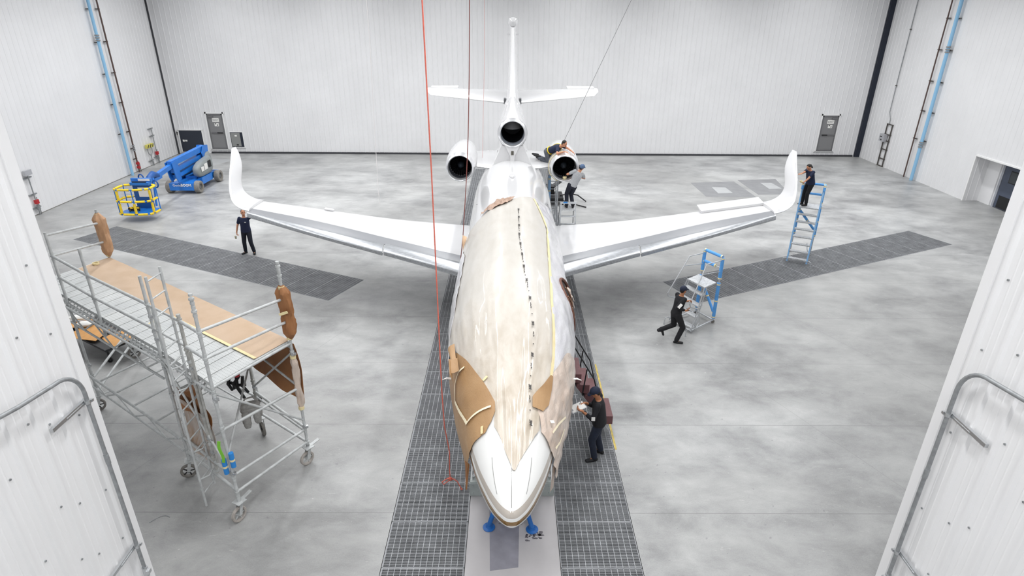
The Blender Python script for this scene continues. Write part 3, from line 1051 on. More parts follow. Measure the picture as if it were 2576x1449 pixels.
# ============================================================ MASKING ON THE JET
def film_mat(name, light, mid, rough=0.28, strength=0.35, scale=(3.0, 0.7, 3.0), front=None):
    m = mat(name, light, rough, coat=0.35 if rough < 0.4 else 0.0)
    g = NT(m)
    tc = g.n('ShaderNodeTexCoord').outputs['Object']
    v = g.mapping(tc, scale)
    n1 = g.noise(v, 2.2, 5, 0.55, 0.4)
    n2 = g.noise(tc, 0.9, 3, 0.5, 0.3)
    c = g.ramp(g.math('ADD', g.math('MULTIPLY', n1, 0.5), g.math('MULTIPLY', n2, 0.5)), [(0.36, mid), (0.6, light)])
    if front:
        # the folded nose end lies double over brown paper
        sx = g.n('ShaderNodeSeparateXYZ'); g.l(tc, sx.inputs[0])
        f = g.n('ShaderNodeMapRange'); f.inputs['From Min'].default_value = -1.1; f.inputs['From Max'].default_value = -3.7
        g.l(g.math('ADD', sx.outputs['Y'], g.math('MULTIPLY', g.math('SUBTRACT', n1, 0.5), 1.0)), f.inputs['Value'])
        c = g.mix(f.outputs[0], c, g.ramp(n1, [(0.35, front[1]), (0.62, front[0])]))
    g.l(c, g.b.inputs['Base Color'])
    g.bump(g.noise(g.mapping(tc, (5, 1.2, 5)), 5.0, 6, 0.65, 1.5), strength, 0.02)
    return m
M_FILM = film_mat('masking_film_cream', '#cac6bf', '#c1bcb3', 0.36, 0.14, (2.2, 0.8, 2.2), ('#cac1b4', '#b5a998'))
M_FILMS = film_mat('masking_film_pearl', '#dededf', '#cfcdd4', 0.2, 0.45, (2, 1, 2))
M_FILMB = film_mat('masking_film_brown', '#c0a593', '#93745f', 0.45, 0.6, (4, 2, 4))
M_KRAFT = film_mat('kraft_paper', '#ad8a62', '#9c7850', 0.42, 0.3, (1, 1, 1))
M_KRAFTD = film_mat('kraft_paper_dark', '#a06f45', '#855633', 0.6, 0.3, (1, 1, 1))
M_TAN = film_mat('tan_paper', '#d8b896', '#c9a482', 0.6, 0.3, (1, 1, 1))
M_PINK = film_mat('pinkish_paper', '#d9cbbf', '#c8b3a3', 0.36, 0.6, (2, 1.5, 2))
def wrinkle(y, th, amp, fy, ft, seed=0.0):
    return amp * (mnoise.noise(Vector((y * fy, th * ft, seed))) + 0.5 * mnoise.noise(Vector((y * fy * 2.3, th * ft * 2.1, seed + 5))))
def wrap_sheet(tab, y0, y1, ny, nt, off, amp_fn, seed, jag=0.0, thick=0.004, flare=0.0):
    """sheet lying on the fuselage; tab gives left and right limits in degrees over y"""
    def P(i, j, o):
        t = j / ny
        y = lerp(y0, y1, t)
        l, r = interp(tab, y)
        l += jag * mnoise.noise(Vector((y * 3.1, seed, 1))) * 3
        r += jag * mnoise.noise(Vector((y * 3.1, seed, 9))) * 3
        th = math.radians(lerp(l, r, i / nt))
        a, fy, ft = amp_fn(y, th)
        o2 = o + off + wrinkle(y, th, a, fy, ft, seed) + abs(a) * 0.6
        if flare:
            o2 += flare * max(0, abs(th) - 1.5) ** 1.5
        yy = y + (jag * 0.05 * mnoise.noise(Vector((th * 5, seed, 3))) if j in (0, ny) else 0)
        return fus(yy, th, o2)
    b = MB()
    w_ = nt + 1
    vs = [P(i, j, 0) for j in range(ny + 1) for i in range(w_)]
    N = len(vs)
    vs += [P(i, j, -thick) for j in range(ny + 1) for i in range(w_)]
    fs = []
    for j in range(ny):
        for i in range(nt):
            a = j * w_ + i
            fs.append((a, a + 1, a + w_ + 1, a + w_))
            fs.append((N + a, N + a + w_, N + a + w_ + 1, N + a + 1))
    rim = [i for i in range(w_)] + [j * w_ + nt for j in range(1, ny + 1)] + [ny * w_ + i for i in range(nt - 1, -1, -1)] + [j * w_ for j in range(ny - 1, 0, -1)]
    for k in range(len(rim)):
        a, c = rim[k], rim[(k + 1) % len(rim)]
        fs.append((a, N + a, N + c, c))
    b._add(vs, fs)
    return b
def tape_on(pts, wd, m, parent, off=0.022, name='tape_strip'):
    """tape following points given as (y, degrees)"""
    b = MB()
    P = []
    for k in range(len(pts) - 1):
        for q in range(9):
            t = q / 9
            P.append((lerp(pts[k][0], pts[k + 1][0], t), lerp(pts[k][1], pts[k + 1][1], t)))
    P.append(pts[-1])
    secs = []
    for k, (y, a) in enumerate(P):
        th = math.radians(a)
        c = fus(y, th, off)
        nrm = (fus(y, th, off + 0.1) - c).normalized()
        y2, a2 = P[min(k + 1, len(P) - 1)]; y3, a3 = P[max(k - 1, 0)]
        tv = (fus(y2, math.radians(a2), off) - fus(y3, math.radians(a3), off)).normalized()
        sd = tv.cross(nrm).normalized() * (wd / 2 * (1 + 0.25 * mnoise.noise(Vector((k * 0.6, y, a)))))
        secs.append([c - sd, c + sd, c + sd + nrm * 0.003, c - sd + nrm * 0.003])
    b.loft(secs)
    return b.build(name, m, parent, 30)
def amp_main(y, th):
    a = interp([(6.7, 0.016), (8.6, 0.017), (9.8, 0.012), (11.2, 0.006), (14.0, 0.006), (15.2, 0.012)], y)
    return a * (1 + 1.3 * min(1, max(0, (abs(th) - 0.7) / 0.6))), 0.75, 5.5
FT = [(6.68, 1, 6), (6.85, -5, 15), (7.05, -12, 24), (7.3, -20, 33), (7.42, -24, 39), (7.7, -22, 34), (8.1, -29, 38), (8.45, -37, 41), (8.85, -51, 42), (9.45, -67, 40), (9.8, -90, 38), (10.1, -104, 37),
      (12.45, -108, 38), (14.2, -104, 41), (14.5, -78, 41), (14.75, -62, 40), (15.05, -38, 38), (15.45, -16, 36), (15.75, 0, 33), (16.1, 14, 31), (16.3, 24, 29)]
film = wrap_sheet(FT, 6.68, 16.3, 330, 110, 0.012, amp_main, 1.0, 0.5).build('masking_film', M_FILM, None, 70, origin=(jx(11), 11.5, 3.6))
tag(film, 'cream plastic masking film over the jet roof, tapering to a point on the nose', 'plastic film', 'masking sheets on the jet')
# printed lettering running down the film
M_PRINT = mat('film_print_grey', '#4b4846', 0.6)
mk = [(14.8, 7), (12.75, 7), (11.8, 9), (10.8, 11), (9.75, 16), (9.2, 19), (9.0, 20), (8.55, 19), (8.15, 19), (7.7, 21), (7.35, 25)][::-1]
y = 7.45; k = 0
while y < 14.9:
    a = math.radians(interp(mk, y))
    c = fus(y, a, 0.048 if y < 10.6 else 0.034)
    nrm = (fus(y, a, 0.2) - c).normalized()
    yd = Vector((0, 1, 0)); yd = (yd - nrm * yd.dot(nrm)).normalized()
    body, sz = (('3M', 0.06), ('\u00ae', 0.03), ('masking film', 0.028))[k % 3]
    M_ = frame(c, -yd, nrm.cross(-yd)) @ Matrix.Diagonal((1.9, 1, 1, 1))
    text_mb(body, sz, M_, 0.002, 0.002 if k % 3 == 0 else 0).build('printed_mark', M_PRINT, film, 0)
    y += 0.205; k += 1
tape_on([(16.25, 28), (15.2, 37), (14.3, 43), (12.45, 39), (11.2, 37), (10.15, 37), (8.85, 43), (8.5, 43)], 0.06, M_TAPE, film, 0.03)
tape_on([(8.5, 43), (8.3, 41), (8.1, 38.5)], 0.05, M_TAPE, film, 0.035)
# right side film
def amp_side(y, th): return 0.022, 1.6, 4.5
FR = [(8.55, 44, 50), (9.1, 42, 60), (9.7, 38, 88), (10.2, 37, 112), (10.7, 37, 112), (10.85, 37, 66), (11.1, 37, 53), (11.35, 37, 50), (11.7, 37, 55), (11.95, 37, 72), (12.05, 37, 112), (12.5, 39, 112), (14.3, 43, 112), (15.2, 38, 112), (15.9, 33, 98), (16.25, 29, 70), (16.5, 31, 50)]
f2 = wrap_sheet(FR, 8.55, 16.5, 240, 60, 0.014, amp_side, 3.0, 0.6).build('masking_film', M_FILMS, None, 70, origin=(1.2, 12.5, 3))
tag(f2, 'pearly white plastic film hanging down the door side of the jet', 'plastic film', 'masking sheets on the jet')
f3 = wrap_sheet([(9.6, -106, -82), (10.4, -108, -62), (12.0, -110, -58), (13.2, -110, -60), (14.0, -106, -70), (14.6, -100, -80)], 9.6, 14.6, 150, 46, 0.03, amp_side, 8.0, 0.6).build('masking_film', M_FILMS, None, 70, origin=(-1.2, 12.5, 2.6))
tag(f3, 'shiny white plastic film on the side of the jet facing the scaffold', 'plastic film', 'masking sheets on the jet')
def amp_cr(y, th): return 0.05, 4.0, 11.0
f4 = wrap_sheet([(15.15, -40, -22), (15.3, -38, -10), (15.55, -28, 0), (15.8, -12, 3)], 15.15, 15.8, 40, 60, 0.03, amp_cr, 4.0, 1.0).build('masking_film', M_FILMB, None, 70, origin=(0, 15.5, 3.7))
tag(f4, 'crumpled brownish film gathered at the rear end of the masking', 'plastic film', 'masking sheets on the jet')
# ragged flap, loose bits along the edges
b = MB()
b.grid(lambda u, v: fus(14.55 + 0.28 * v, math.radians(-66 - 14 * u * (1 - v)), 0.03 + 0.12 * u * v), 8, 6)
t_ = b.build('masking_film', M_TAN, None, 60, fix=False); tag(t_, 'small torn paper flap sticking out above the wing facing the lift', 'paper flap', 'masking sheets on the jet')
# kraft sheet, left front
KL = [(7.36, -118, -38), (7.5, -118, -27), (7.65, -118, -21), (7.82, -118, -20), (8.3, -118, -33), (8.9, -116, -50), (9.45, -108, -70), (9.55, -100, -74)]
def amp_k(y, th): return 0.012, 1.4, 2.2
kp = wrap_sheet(KL, 7.36, 9.55, 90, 70, 0.02, amp_k, 6.0, 0.25, flare=0.3).build('masking_paper', M_KRAFT, None, 60, origin=(-0.8, 8.4, 2.3))
tag(kp, 'brown kraft paper taped over the cockpit side facing the scaffold', 'masking paper', 'masking sheets on the jet')
tape_on([(8.75, -52), (8.8, -62), (8.72, -73), (8.5, -83)], 0.05, M_TAPE2, kp, 0.045)
tape_on([(8.5, -83), (8.15, -76), (7.78, -66)], 0.05, M_TAPE2, kp, 0.045)
tape_on([(7.78, -68), (7.76, -45), (7.74, -25)], 0.05, M_TAPE2, kp, 0.045)
tape_on([(7.36, -42), (7.48, -40)], 0.05, M_TAPE, kp, 0.045)
tape_on([(8.25, -31), (8.3, -26)], 0.06, M_TAPE, kp, 0.045)
b = MB()   # curled corner flap
def curl(u, v):
    p = fus(8.75 + 0.28 * v, math.radians(-66 - 22 * u), 0.05)
    r = 0.10
    a = 4.2 * u
    q = fus(8.75 + 0.28 * v, math.radians(-58), 0.08)
    return q + Vector((-0.16 * u - r * math.sin(a) * 0.8, -0.20 * u * (1 - v * 0.6), r * (1 - math.cos(a)) - 0.30 * u))
b.grid(curl, 20, 8)
b.build('paper_curl', M_KRAFT, kp, 60, fix=False)
b = MB()
b.grid(lambda u, v: fus(9.45 - 0.42 * v, math.radians(-62 - 12 * u * (1 - 0.6 * v)), 0.06 + 0.07 * math.sin(PI * u)), 10, 6)
b.build('paper_curl', M_KRAFT, kp, 60, fix=False)
b = MB()
def strip(u, v):
    return Vector((-0.60 - 0.07 * v - 0.05 * u, 7.36 + 0.05 * v - 0.02 * u, 2.05 - 0.5 * u + 0.03 * v))
b.grid(lambda u, v: strip(u, v * (1 - 0.7 * u)), 10, 3)
b.build('paper_tail', M_KRAFTD, kp, 60, fix=False)
# pinkish paper, right front
RP = [(7.3, 60, 118), (7.4, 42, 118), (7.65, 35, 118), (7.8, 29, 118), (8.4, 42, 118), (9.2, 60, 116), (9.6, 84, 112)]
def amp_r(y, th): return 0.032, 3.2, 4.2
rp = wrap_sheet(RP, 7.3, 9.6, 110, 80, 0.02, amp_r, 11.0, 0.3, flare=0.3).build('masking_paper', M_PINK, None, 60, origin=(0.9, 8.4, 2.3))
tag(rp, 'crinkled pinkish paper masking over the cockpit side with the airstair', 'masking paper', 'masking sheets on the jet')
tape_on([(8.1, 80), (7.75, 66), (7.5, 58)], 0.03, M_TAPE2, rp, 0.075)
tape_on([(7.95, 88), (7.6, 82), (7.35, 72)], 0.03, M_TAPE2, rp, 0.075)
tape_on([(7.62, 50), (7.68, 56)], 0.05, M_PAPERW, rp, 0.08)
b = MB()
b.grid(lambda u, v: Vector((0.68 + 0.06 * v - 0.03 * u, 7.3 + 0.1 * v, 2.05 - 0.5 * u)), 8, 3)
b.build('paper_tail', M_PINK, rp, 60, fix=False)
ks = wrap_sheet([(7.72, 24, 38), (7.9, 23, 45), (8.2, 34, 45), (8.45, 41, 44)], 7.72, 8.45, 30, 24, 0.055, amp_k, 15.0, 0.1).build('masking_paper', M_KRAFT, None, 60, origin=(0.45, 8.05, 3))
tag(ks, 'triangular patch of kraft paper at the windshield corner beside the film point', 'masking paper', 'masking sheets on the jet')
# open doorway in the fuselage side with a brown leather liner
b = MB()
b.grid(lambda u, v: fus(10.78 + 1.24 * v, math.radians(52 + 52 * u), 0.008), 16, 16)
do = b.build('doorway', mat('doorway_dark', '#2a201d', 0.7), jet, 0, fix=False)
b = MB()
P = [fus(11.38 + 0.56 * math.cos(a), math.radians(80 + 29 * math.sin(a)), 0.03) for a in [2 * PI * k / 36 for k in range(36)]]
b.path(P, 0.03, 8, closed=True)
b.build('door_liner', mat('liner_brown', '#6b4334', 0.55), do)
for yy, a0, a1 in ((11.1, 62, 74), (11.35, 58, 70), (11.5, 70, 88), (11.0, 72, 84)):
    b = MB(); b.path([fus(yy + 0.03 * k, math.radians(lerp(a0, a1, k / 4)), 0.05) for k in range(5)], 0.016, 6); b.build('door_strap', mat('strap_tan', '#8e6a55', 0.6), do)
b = MB()
rsh = random.Random(21)
for k in range(15):
    a = -0.9 + 2.6 * k / 14 + 0.1 * rsh.random()
    p = fus(11.3 + 0.62 * math.cos(a), math.radians(84 + 22 * math.sin(a)), 0.02)
    L = 0.06 + 0.17 * rsh.random()
    dd = Vector((0.35 + 0.3 * rsh.random(), -0.5 + 0.5 * rsh.random(), -0.8)).normalized() * L
    sd = Vector((0.01, 0.05 + 0.03 * rsh.random(), 0.02))
    m_ = p + dd * 0.5 + Vector((0.03 * rsh.random(), 0, 0.03))
    b.quad(p, p + sd, m_ + sd * 0.7, m_); b.quad(m_, m_ + sd * 0.7, p + sd * 0.5 + dd, p + dd)
t_ = b.build('masking_film', M_PINK, None, 0, fix=False); tag(t_, 'torn shreds of tan masking around the open doorway of the jet', 'masking paper', 'masking sheets on the jet')

# ============================================================ NOSE STAND AND JACK
M_STAND = mat('stand_grey_green', '#a9b0ad', 0.5, 0.1, 0.1, 6)
M_JACK = mat('jack_blue', '#2468b4', 0.35, 0, 0.1, 6)
ns = thing('nose_stand', (0.05, 9.0, 0), 'grey bolted steel stand on the pale floor band under the jet nose', 'support stand')
b = MB(); b.box((0.06, 9.02, 0.17), (1.56, 0.34, 0.34)); b.box((0.06, 8.845, 0.165), (1.6, 0.012, 0.3)); b.build('base_beam', M_STAND, ns, 0)
for x in (-0.68, -0.36, 0.44, 0.78):
    for z in (0.09, 0.25):
        b = MB(); b.disc((x, 8.832, z), 0.022, (0, 1, 0), 8, 0.025); b.build('bolt', M_STAND, ns)
for s_ in (-1, 1):
    b = MB(); b.loft([[Vector((0.06 + s_ * 0.76, y, z)), Vector((0.06 + s_ * 0.74, y, z)), Vector((0.06 + s_ * 0.74, y2, z2)), Vector((0.06 + s_ * 0.76, y2, z2))] for y, z, y2, z2 in ((8.9, 0.34, 9.15, 0.34), (9.0, 0.62, 9.15, 0.62))])
    b.bar((0.06 + s_ * 0.74, 9.02, 0.36), (0.06 + s_ * 0.3, 9.02, 0.95), 0.10, 0.05)
    b.build('gusset', M_WHT, ns, 0)
    b = MB(); b.box((0.06 + s_ * 0.28, 9.02, 0.86), (0.12, 0.2, 1.04)); b.build('upright', M_WHT, ns, 0)
b = MB(); b.box((0.06, 9.02, 1.37), (0.8, 0.22, 0.06)); b.build('saddle_plate', M_STAND, ns, 0)
jk = thing('tripod_jack', (0.04, 8.35, 0), 'blue tripod jack with round feet under the nose tip of the jet', 'jack')
b = MB(); b.tube((0.04, 8.35, 0.3), (0.04, 8.35, 1.15), 0.10, n=20); b.tube((0.04, 8.35, 1.15), (0.04, 8.35, 1.44), 0.045, n=14); b.disc((0.04, 8.35, 0.72), 0.13, h=0.1); b.build('ram', M_JACK, jk)
for fx, fy in ((-0.345, 8.07), (0.425, 8.02), (0.04, 8.74)):
    top = Vector((0.04, 8.35, 1.0)).lerp(Vector((fx, fy, 1.0)), 0.22)
    b = MB(); b.tube((fx, fy, 0.05), (top.x, top.y, 1.02), 0.042, 0.042, 14); lg = b.build('leg', M_JACK, jk)
    b = MB(); b.lathe([(0.001, 0.0), (0.105, 0.0), (0.11, 0.02), (0.06, 0.035), (0.05, 0.07), (0.001, 0.07)], Matrix.Translation((fx, fy, 0)), 24); b.build('foot_pad', M_JACK, lg)
for dx, dy in ((-0.16, 8.22), (0.24, 8.2)):
    b = MB(); b.box((dx, dy, 0.22), (0.16, 0.14, 0.14)); b.tube((dx, dy, 0.2), (0.04, 8.35, 0.35), 0.03); hs = b.build('pump_block', M_JACK, jk, 0)
    b = MB(); b.lathe([(0.03, -0.02), (0.06, -0.02), (0.065, 0), (0.06, 0.02), (0.03, 0.02)], frame((dx, dy - 0.02, 0.065), (0, 1, 0), (0, 0, 1)), 18, True); b.disc((dx, dy - 0.02, 0.065), 0.035, (1, 0, 0), 12, 0.03); b.build('caster_wheel', M_CHROME, hs)
b = MB(); b.lathe([(0.001, 0), (0.05, 0), (0.055, 0.02), (0.05, 0.035), (0.001, 0.035)], frame((-0.2, 8.17, 0.42), (1, 0, 0), (0, 0, 1), (0, -1, 0.4)), 20); b.build('pressure_gauge', mat('gauge_face', '#d8d6b0', 0.4), jk)
# ============================================================ ROLLING SCAFFOLD
V3 = Vector
pF, pR, pB, pC = V3((-4.813, 8.284, 0)), V3((-4.039, 9.78, 0)), V3((-6.226, 9.376, 0)), V3((-5.355, 10.722, 0))
pD, pE, pE2, pG, pH = V3((-8.09, 10.68, 0)), V3((-9.339, 11.556, 0)), V3((-10.55, 12.42, 0)), V3((-9.83, 13.88, 0)), V3((-5.31, 8.67, 0))
def at(p, z): return V3((p.x, p.y, z))
DZ = 2.84
M_DECK = mat('deck_plank_steel', '#b9bcbd', 0.5, 0.2)
g = NT(M_DECK)
tc = g.n('ShaderNodeTexCoord').outputs['Object']
v = g.mapping(tc, (1, 1, 1), (0, 0, math.radians(35)))
sx = g.n('ShaderNodeSeparateXYZ'); g.l(v, sx.inputs[0])
def cell(o, per): return g.math('SUBTRACT', g.math('FRACT', g.math('MULTIPLY', g.math('ADD', o, 50.0), 1 / per)), 0.5)
d2 = g.math('ADD', g.math('POWER', cell(sx.outputs['X'], 0.045), 2.0), g.math('POWER', cell(sx.outputs['Y'], 0.06), 2.0))
hole = g.math('LESS_THAN', d2, 0.035)
nz = g.noise(tc, 1.5, 5, 0.6)
c = g.mix(hole, g.ramp(nz, [(0.35, '#babdbd'), (0.65, '#cacccb')]), '#a0a4a4')
g.l(c, g.b.inputs['Base Color'])
sc = thing('rolling_scaffold', (-7.0, 10.6, 0), 'grey tube rolling scaffold tower with a long plank deck and guardrails beside the near wall', 'scaffold')
TR = 0.0275
def ring(b, p, z, r=0.042, h=0.035):
    b.tube(at(p, z - h / 2), at(p, z + h / 2), r, n=14)
def post(p, z0, z1, rings=(), m=M_SCAF, top=None):
    b = MB(); b.tube(at(p, z0), at(p, z1), TR, n=14)
    o = b.build('post', m, sc)
    for z in rings:
        b = MB(); ring(b, p, z); b.tube(at(p, z + 0.05), at(p, z + 0.09), 0.032, n=12); b.tube(at(p, z - 0.09), at(p, z - 0.05), 0.034, n=12); b.build('coupling_ring', m, o)
    return o
def tube(a, z, b_, z2, m=M_SCAF, name='ledger', r=TR):
    b = MB(); b.tube(at(a, z), at(b_, z2), r, n=12); return b.build(name, m, sc)
post(pF, 0.44, 4.43, (0.62, 0.96, 2.02, 2.56, 2.74, 3.36, 3.83, 4.2, 4.41))
post(pR, 0.44, 4.37, (0.52, 0.86, 1.8, 2.2, 2.62, 4.15, 4.33))
post(pB, 0.44, 4.31, (0.6, 0.95, 1.95, 2.65, 3.25, 3.78))
post(pC, 0.44, 2.82, (0.53, 1.05, 1.35), M_SCAFD)
post(pE, 0.44, 4.3, (0.62, 0.95, 2.7, 3.3, 3.8))
post(pG, 0.44, 4.06, (0.6, 2.7, 3.25))
post(pD, 2.42, 4.30, (2.7, 3.25, 3.77))
post(pH, 0.72, 3.93, (1.1, 2.0, 2.66, 3.3, 3.86), M_SCAFD)
hv = V3((0.09, -0.06, 0))
b = MB(); b.tube(at(pH, 0.9) + hv, at(pH, 3.3) + hv, 0.02, n=10); b.build('post', M_SCAFD, sc)
b = MB(); b.tube(at(pB, 2.9) + hv * 1.2, at(pB, 3.75) + hv * 1.2, 0.018, n=10); b.tube(at(pB, 3.0) + hv * 2.2, at(pB, 3.72) + hv * 2.2, 0.018, n=10); b.build('gate_bar', M_SCAF, sc)
# guardrails
for z in (3.36, 3.83):
    tube(pH, z, pF, z, name='guardrail', r=0.029); tube(pB, z - 0.06, pH, z, name='guardrail', r=0.02); tube(pD, z - 0.08, pB, z - 0.05, name='guardrail', r=0.029); tube(pE, z - 0.04, pD, z - 0.08, name='guardrail', r=0.029)
tube(pF, 3.85, pR, 3.70, name='guardrail', r=0.026); tube(pF, 3.36, pR, 3.24, name='guardrail', r=0.026)
tube(pE, 4.24, pG, 3.73, name='guardrail', r=0.026); tube(pE, 3.80, pG, 3.25, name='guardrail', r=0.026)
# deck ledgers
for a, b_ in ((pF, pB), (pB, pD), (pD, pE), (pE, pE2), (pR, pC), (pC, pG)): tube(a, DZ - 0.14, b_, DZ - 0.14, r=0.027)
tube(pF, DZ - 0.03, pR, DZ - 0.05, r=0.027)
tube(pB, DZ - 0.14, pC, DZ - 0.14); tube(pE2, DZ - 0.14, pG, DZ - 0.14)
# planks across the width, each hooked over the two long ledgers
near_pts = [pF, pB, pD, pE, pE2]; far_pts = [pR, pC, pG]
def poly_at(pts, t):
    L = [0]
    for i in range(len(pts) - 1): L.append(L[-1] + (pts[i + 1] - pts[i]).length)
    s = t * L[-1]
    for i in range(len(pts) - 1):
        if s <= L[i + 1] + 1e-9: return pts[i].lerp(pts[i + 1], (s - L[i]) / (L[i + 1] - L[i]))
    return pts[-1].copy()
NP = 23
for k in range(NP):
    t0, t1 = k / NP + 0.0012, (k + 1) / NP - 0.0012
    a0, a1, c0, c1 = poly_at(near_pts, t0), poly_at(near_pts, t1), poly_at(far_pts, t0), poly_at(far_pts, t1)
    ins = (c0 - a0).normalized() * 0.03
    a0 = a0 + ins; a1 = a1 + ins; c0 = c0 - ins; c1 = c1 - ins
    b = MB()
    b.loft([[at(a0, z), at(a1, z), at(c1, z), at(c0, z)] for z in (DZ - 0.07, DZ)])
    pk = b.build('deck_plank', M_DECK, sc, 0)
    b = MB()
    for t in (t0 * 0.78 + t1 * 0.22, t0 * 0.22 + t1 * 0.78):
        p = poly_at(near_pts, t); q = poly_at(near_pts, t + 0.002)
        d = (q - p).normalized()
        inn = ins.normalized()
        w_ = 0.035
        pts = [at(p + inn * x, z) for x, z in ((0.05, DZ - 0.05), (0.0, DZ - 0.09), (-0.032, DZ - 0.13), (-0.034, DZ - 0.17))]
        for i in range(3): b.bar(pts[i], pts[i + 1], w_, 0.012, d.cross(V3((0, 0, 1))))
    q0, q1 = poly_at(near_pts, t0 * 0.78 + t1 * 0.22), poly_at(near_pts, t0 * 0.22 + t1 * 0.78)
    b.bar(at(q0 + inn * 0.045, DZ - 0.055), at(q1 + inn * 0.045, DZ - 0.055), 0.012, 0.03)
    b.build('plank_hook', M_SCAF, pk, 0)
# tower one ledgers and braces
tube(pF, 0.62, pR, 0.52); tube(pF, 0.98, pR, 0.83); tube(pF, 1.96, pR, 1.8)
tube(pF, 2.70, pR, 1.06, name='brace', r=0.021); tube(pR, 2.60, pC, 1.2, name='brace', r=0.021)
tube(pC, 1.08, pR, 0.88); tube(pC, 0.95, pR, 0.78, name='brace', r=0.02); tube(pC, 0.55, pR, 0.52)
tube(pC, 2.2, pR, 1.85, r=0.022)
tube(pF, 0.66, pB, 0.62); tube(pF, 0.98, pB, 0.95); tube(pB, 0.62, pC, 0.6); tube(pB, 1.95, pC, 1.95)
tube(pB, 2.65, pF, 0.98, name='brace', r=0.021); tube(pB, 1.3, pC, 2.6, name='brace', r=0.021); tube(pF, 1.45, pC, 1.75, r=0.02)
# tower two and bridge
tube(pE, 0.85, pG, 0.85); tube(pE, 0.5, pG, 0.5); tube(pG, 0.85, pC, 0.95, name='girder_chord'); tube(pG, 0.55, pC, 0.6, name='girder_chord', r=0.02)
def girder(pa, pb, z1, z2, n, m=M_SCAF):
    b = MB(); b.tube(at(pa, z1), at(pb, z1), 0.026, n=12); b.build('girder_chord', m, sc)
    b = MB(); b.tube(at(pa, z2), at(pb, z2), 0.022, n=12); b.build('girder_chord', m, sc)
    b = MB()
    for k in range(n):
        t = k / n
        a_, c_ = pa.lerp(pb, t), pa.lerp(pb, t + 0.5 / n)
        b.tube(at(a_, z1), at(c_, z2), 0.016, n=8); b.tube(at(c_, z2), at(pa.lerp(pb, t + 1 / n), z1), 0.016, n=8)
    b.build('girder_web', m, sc)
dv = V3((-0.03, -0.045, 0))
girder(pE + dv, pB + dv, 0.95, 0.66, 3)
girder(pE + dv, pB + dv, 2.66, 2.30, 3)
for t, zf in ((0.93, 0.5), (0.73, 0.5), (0.52, 0.5), (0.28, 0.5)):
    a_ = pB.lerp(pE, t); 
    q = a_ + (pG - pE) * (0.62 + 0.2 * t) * 1.0 if False else a_ + V3((1.05, 2.0, 0)) * 0.62
    tube(a_, 0.85, q, 0.85, name='transom', r=0.022)
# castors
M_CW = mat('castor_wheel_grey', '#a9a39d', 0.7, 0, 0.15, 15)
for p, ang, dk in ((pF, 1.1, 0), (pR, 0.9, 0), (pB, 0.4, 1), (pC, 2.2, 1), (pE, 0.5, 1), (pG, 0.7, 1)):
    d = V3((math.cos(ang), math.sin(ang), 0)); s_ = V3((-d.y, d.x, 0))
    RW = 0.15
    c0 = at(p, RW) - d * 0.06
    b = MB(); b.box(at(p, 0.40), (0.18, 0.18, 0.014), Rz(ang)); b.tube(at(p, 0.34), at(p, 0.52), 0.034, n=12)
    for q in (-1, 1): b.bar(at(p, 0.38) + s_ * 0.05 * q, c0 + s_ * 0.05 * q, 0.06, 0.008, s_)
    b.bar(at(p, 0.40) + d * 0.04, at(p, 0.44) + d * 0.26, 0.07, 0.014)
    cs = b.build('castor', M_SCAF, sc, 0)
    b = MB()
    Mw = frame(c0, d, (0, 0, 1))
    b.lathe([(0.108, -0.026), (0.138, -0.03), (RW, -0.02), (RW, 0.02), (0.138, 0.03), (0.108, 0.026)], Mw, 32, True)
    w_ = b.build('castor_wheel', M_CW if not dk else M_RUB, cs)
    b = MB(); b.lathe([(0.001, -0.032), (0.03, -0.032), (0.03, 0.032), (0.001, 0.032)], Mw, 14)
    for k in range(5):
        a_ = 2 * PI * k / 5
        b.bar(c0, c0 + d * 0.115 * math.cos(a_) + V3((0, 0, 0.115 * math.sin(a_))), 0.018, 0.02, s_)
    b.build('wheel_hub', M_SCAF if not dk else M_BLK, cs)
# clip-on ladder outside the near side
lb0, lb1 = V3((-5.52, 8.44, 0)), V3((-5.49, 8.80, 0))
ld = V3((0, 0, 1))
lad = None
for p, z0, z1 in ((lb0, 0.14, 4.7), (lb1, 0.34, 4.72)):
    b = MB(); b.tube(at(p, z0), at(p, z1), 0.022, n=12)
    o = b.build('ladder_stile', M_SCAF, sc)
    b = MB()
    for z in (0.5, 2.62): b.tube(at(p, z), at(p, z + 0.05), 0.029, n=12)
    b.build('stile_collar', M_SCAF, o)
for k in range(15):
    z = 0.42 + 0.3 * k
    b = MB(); b.tube(at(lb0, z), at(lb1, z), 0.014, n=10); b.build('ladder_rung', M_SCAF, sc)
for z in (0.75, 1.35, 2.62, 3.05):
    b = MB(); b.path([at(lb0, z), at(lb0, z) + V3((0.12, 0.12, 0)), at(lb1, z) + V3((0.1, 0, 0)), at(pH, z) + V3((-0.02, 0.02, 0))], 0.012, 8); ring(b, pH, z + 0.02, 0.036, 0.05); b.build('ladder_bracket', M_SCAF, sc)
# couplers with wing nuts
for p, z in ((pH, 1.2), (pH, 1.5), (pH, 2.95), (pB, 3.55), (pB, 3.1), (pB, 2.5), (pR, 2.58), (pR, 0.92), (pC, 1.2), (pF, 2.6), (pF, 1.06), (pD, 2.6), (pE, 1.2)):
    b = MB(); ring(b, p, z, 0.036, 0.055); b.box(at(p, z) + V3((0.05, -0.03, 0)), (0.06, 0.035, 0.05), Rz(0.6)); b.tube(at(p, z) + V3((0.02, -0.05, 0)), at(p, z) + V3((0.10, -0.09, 0.02)), 0.007, n=8); b.build('coupler', M_CHROME, sc)

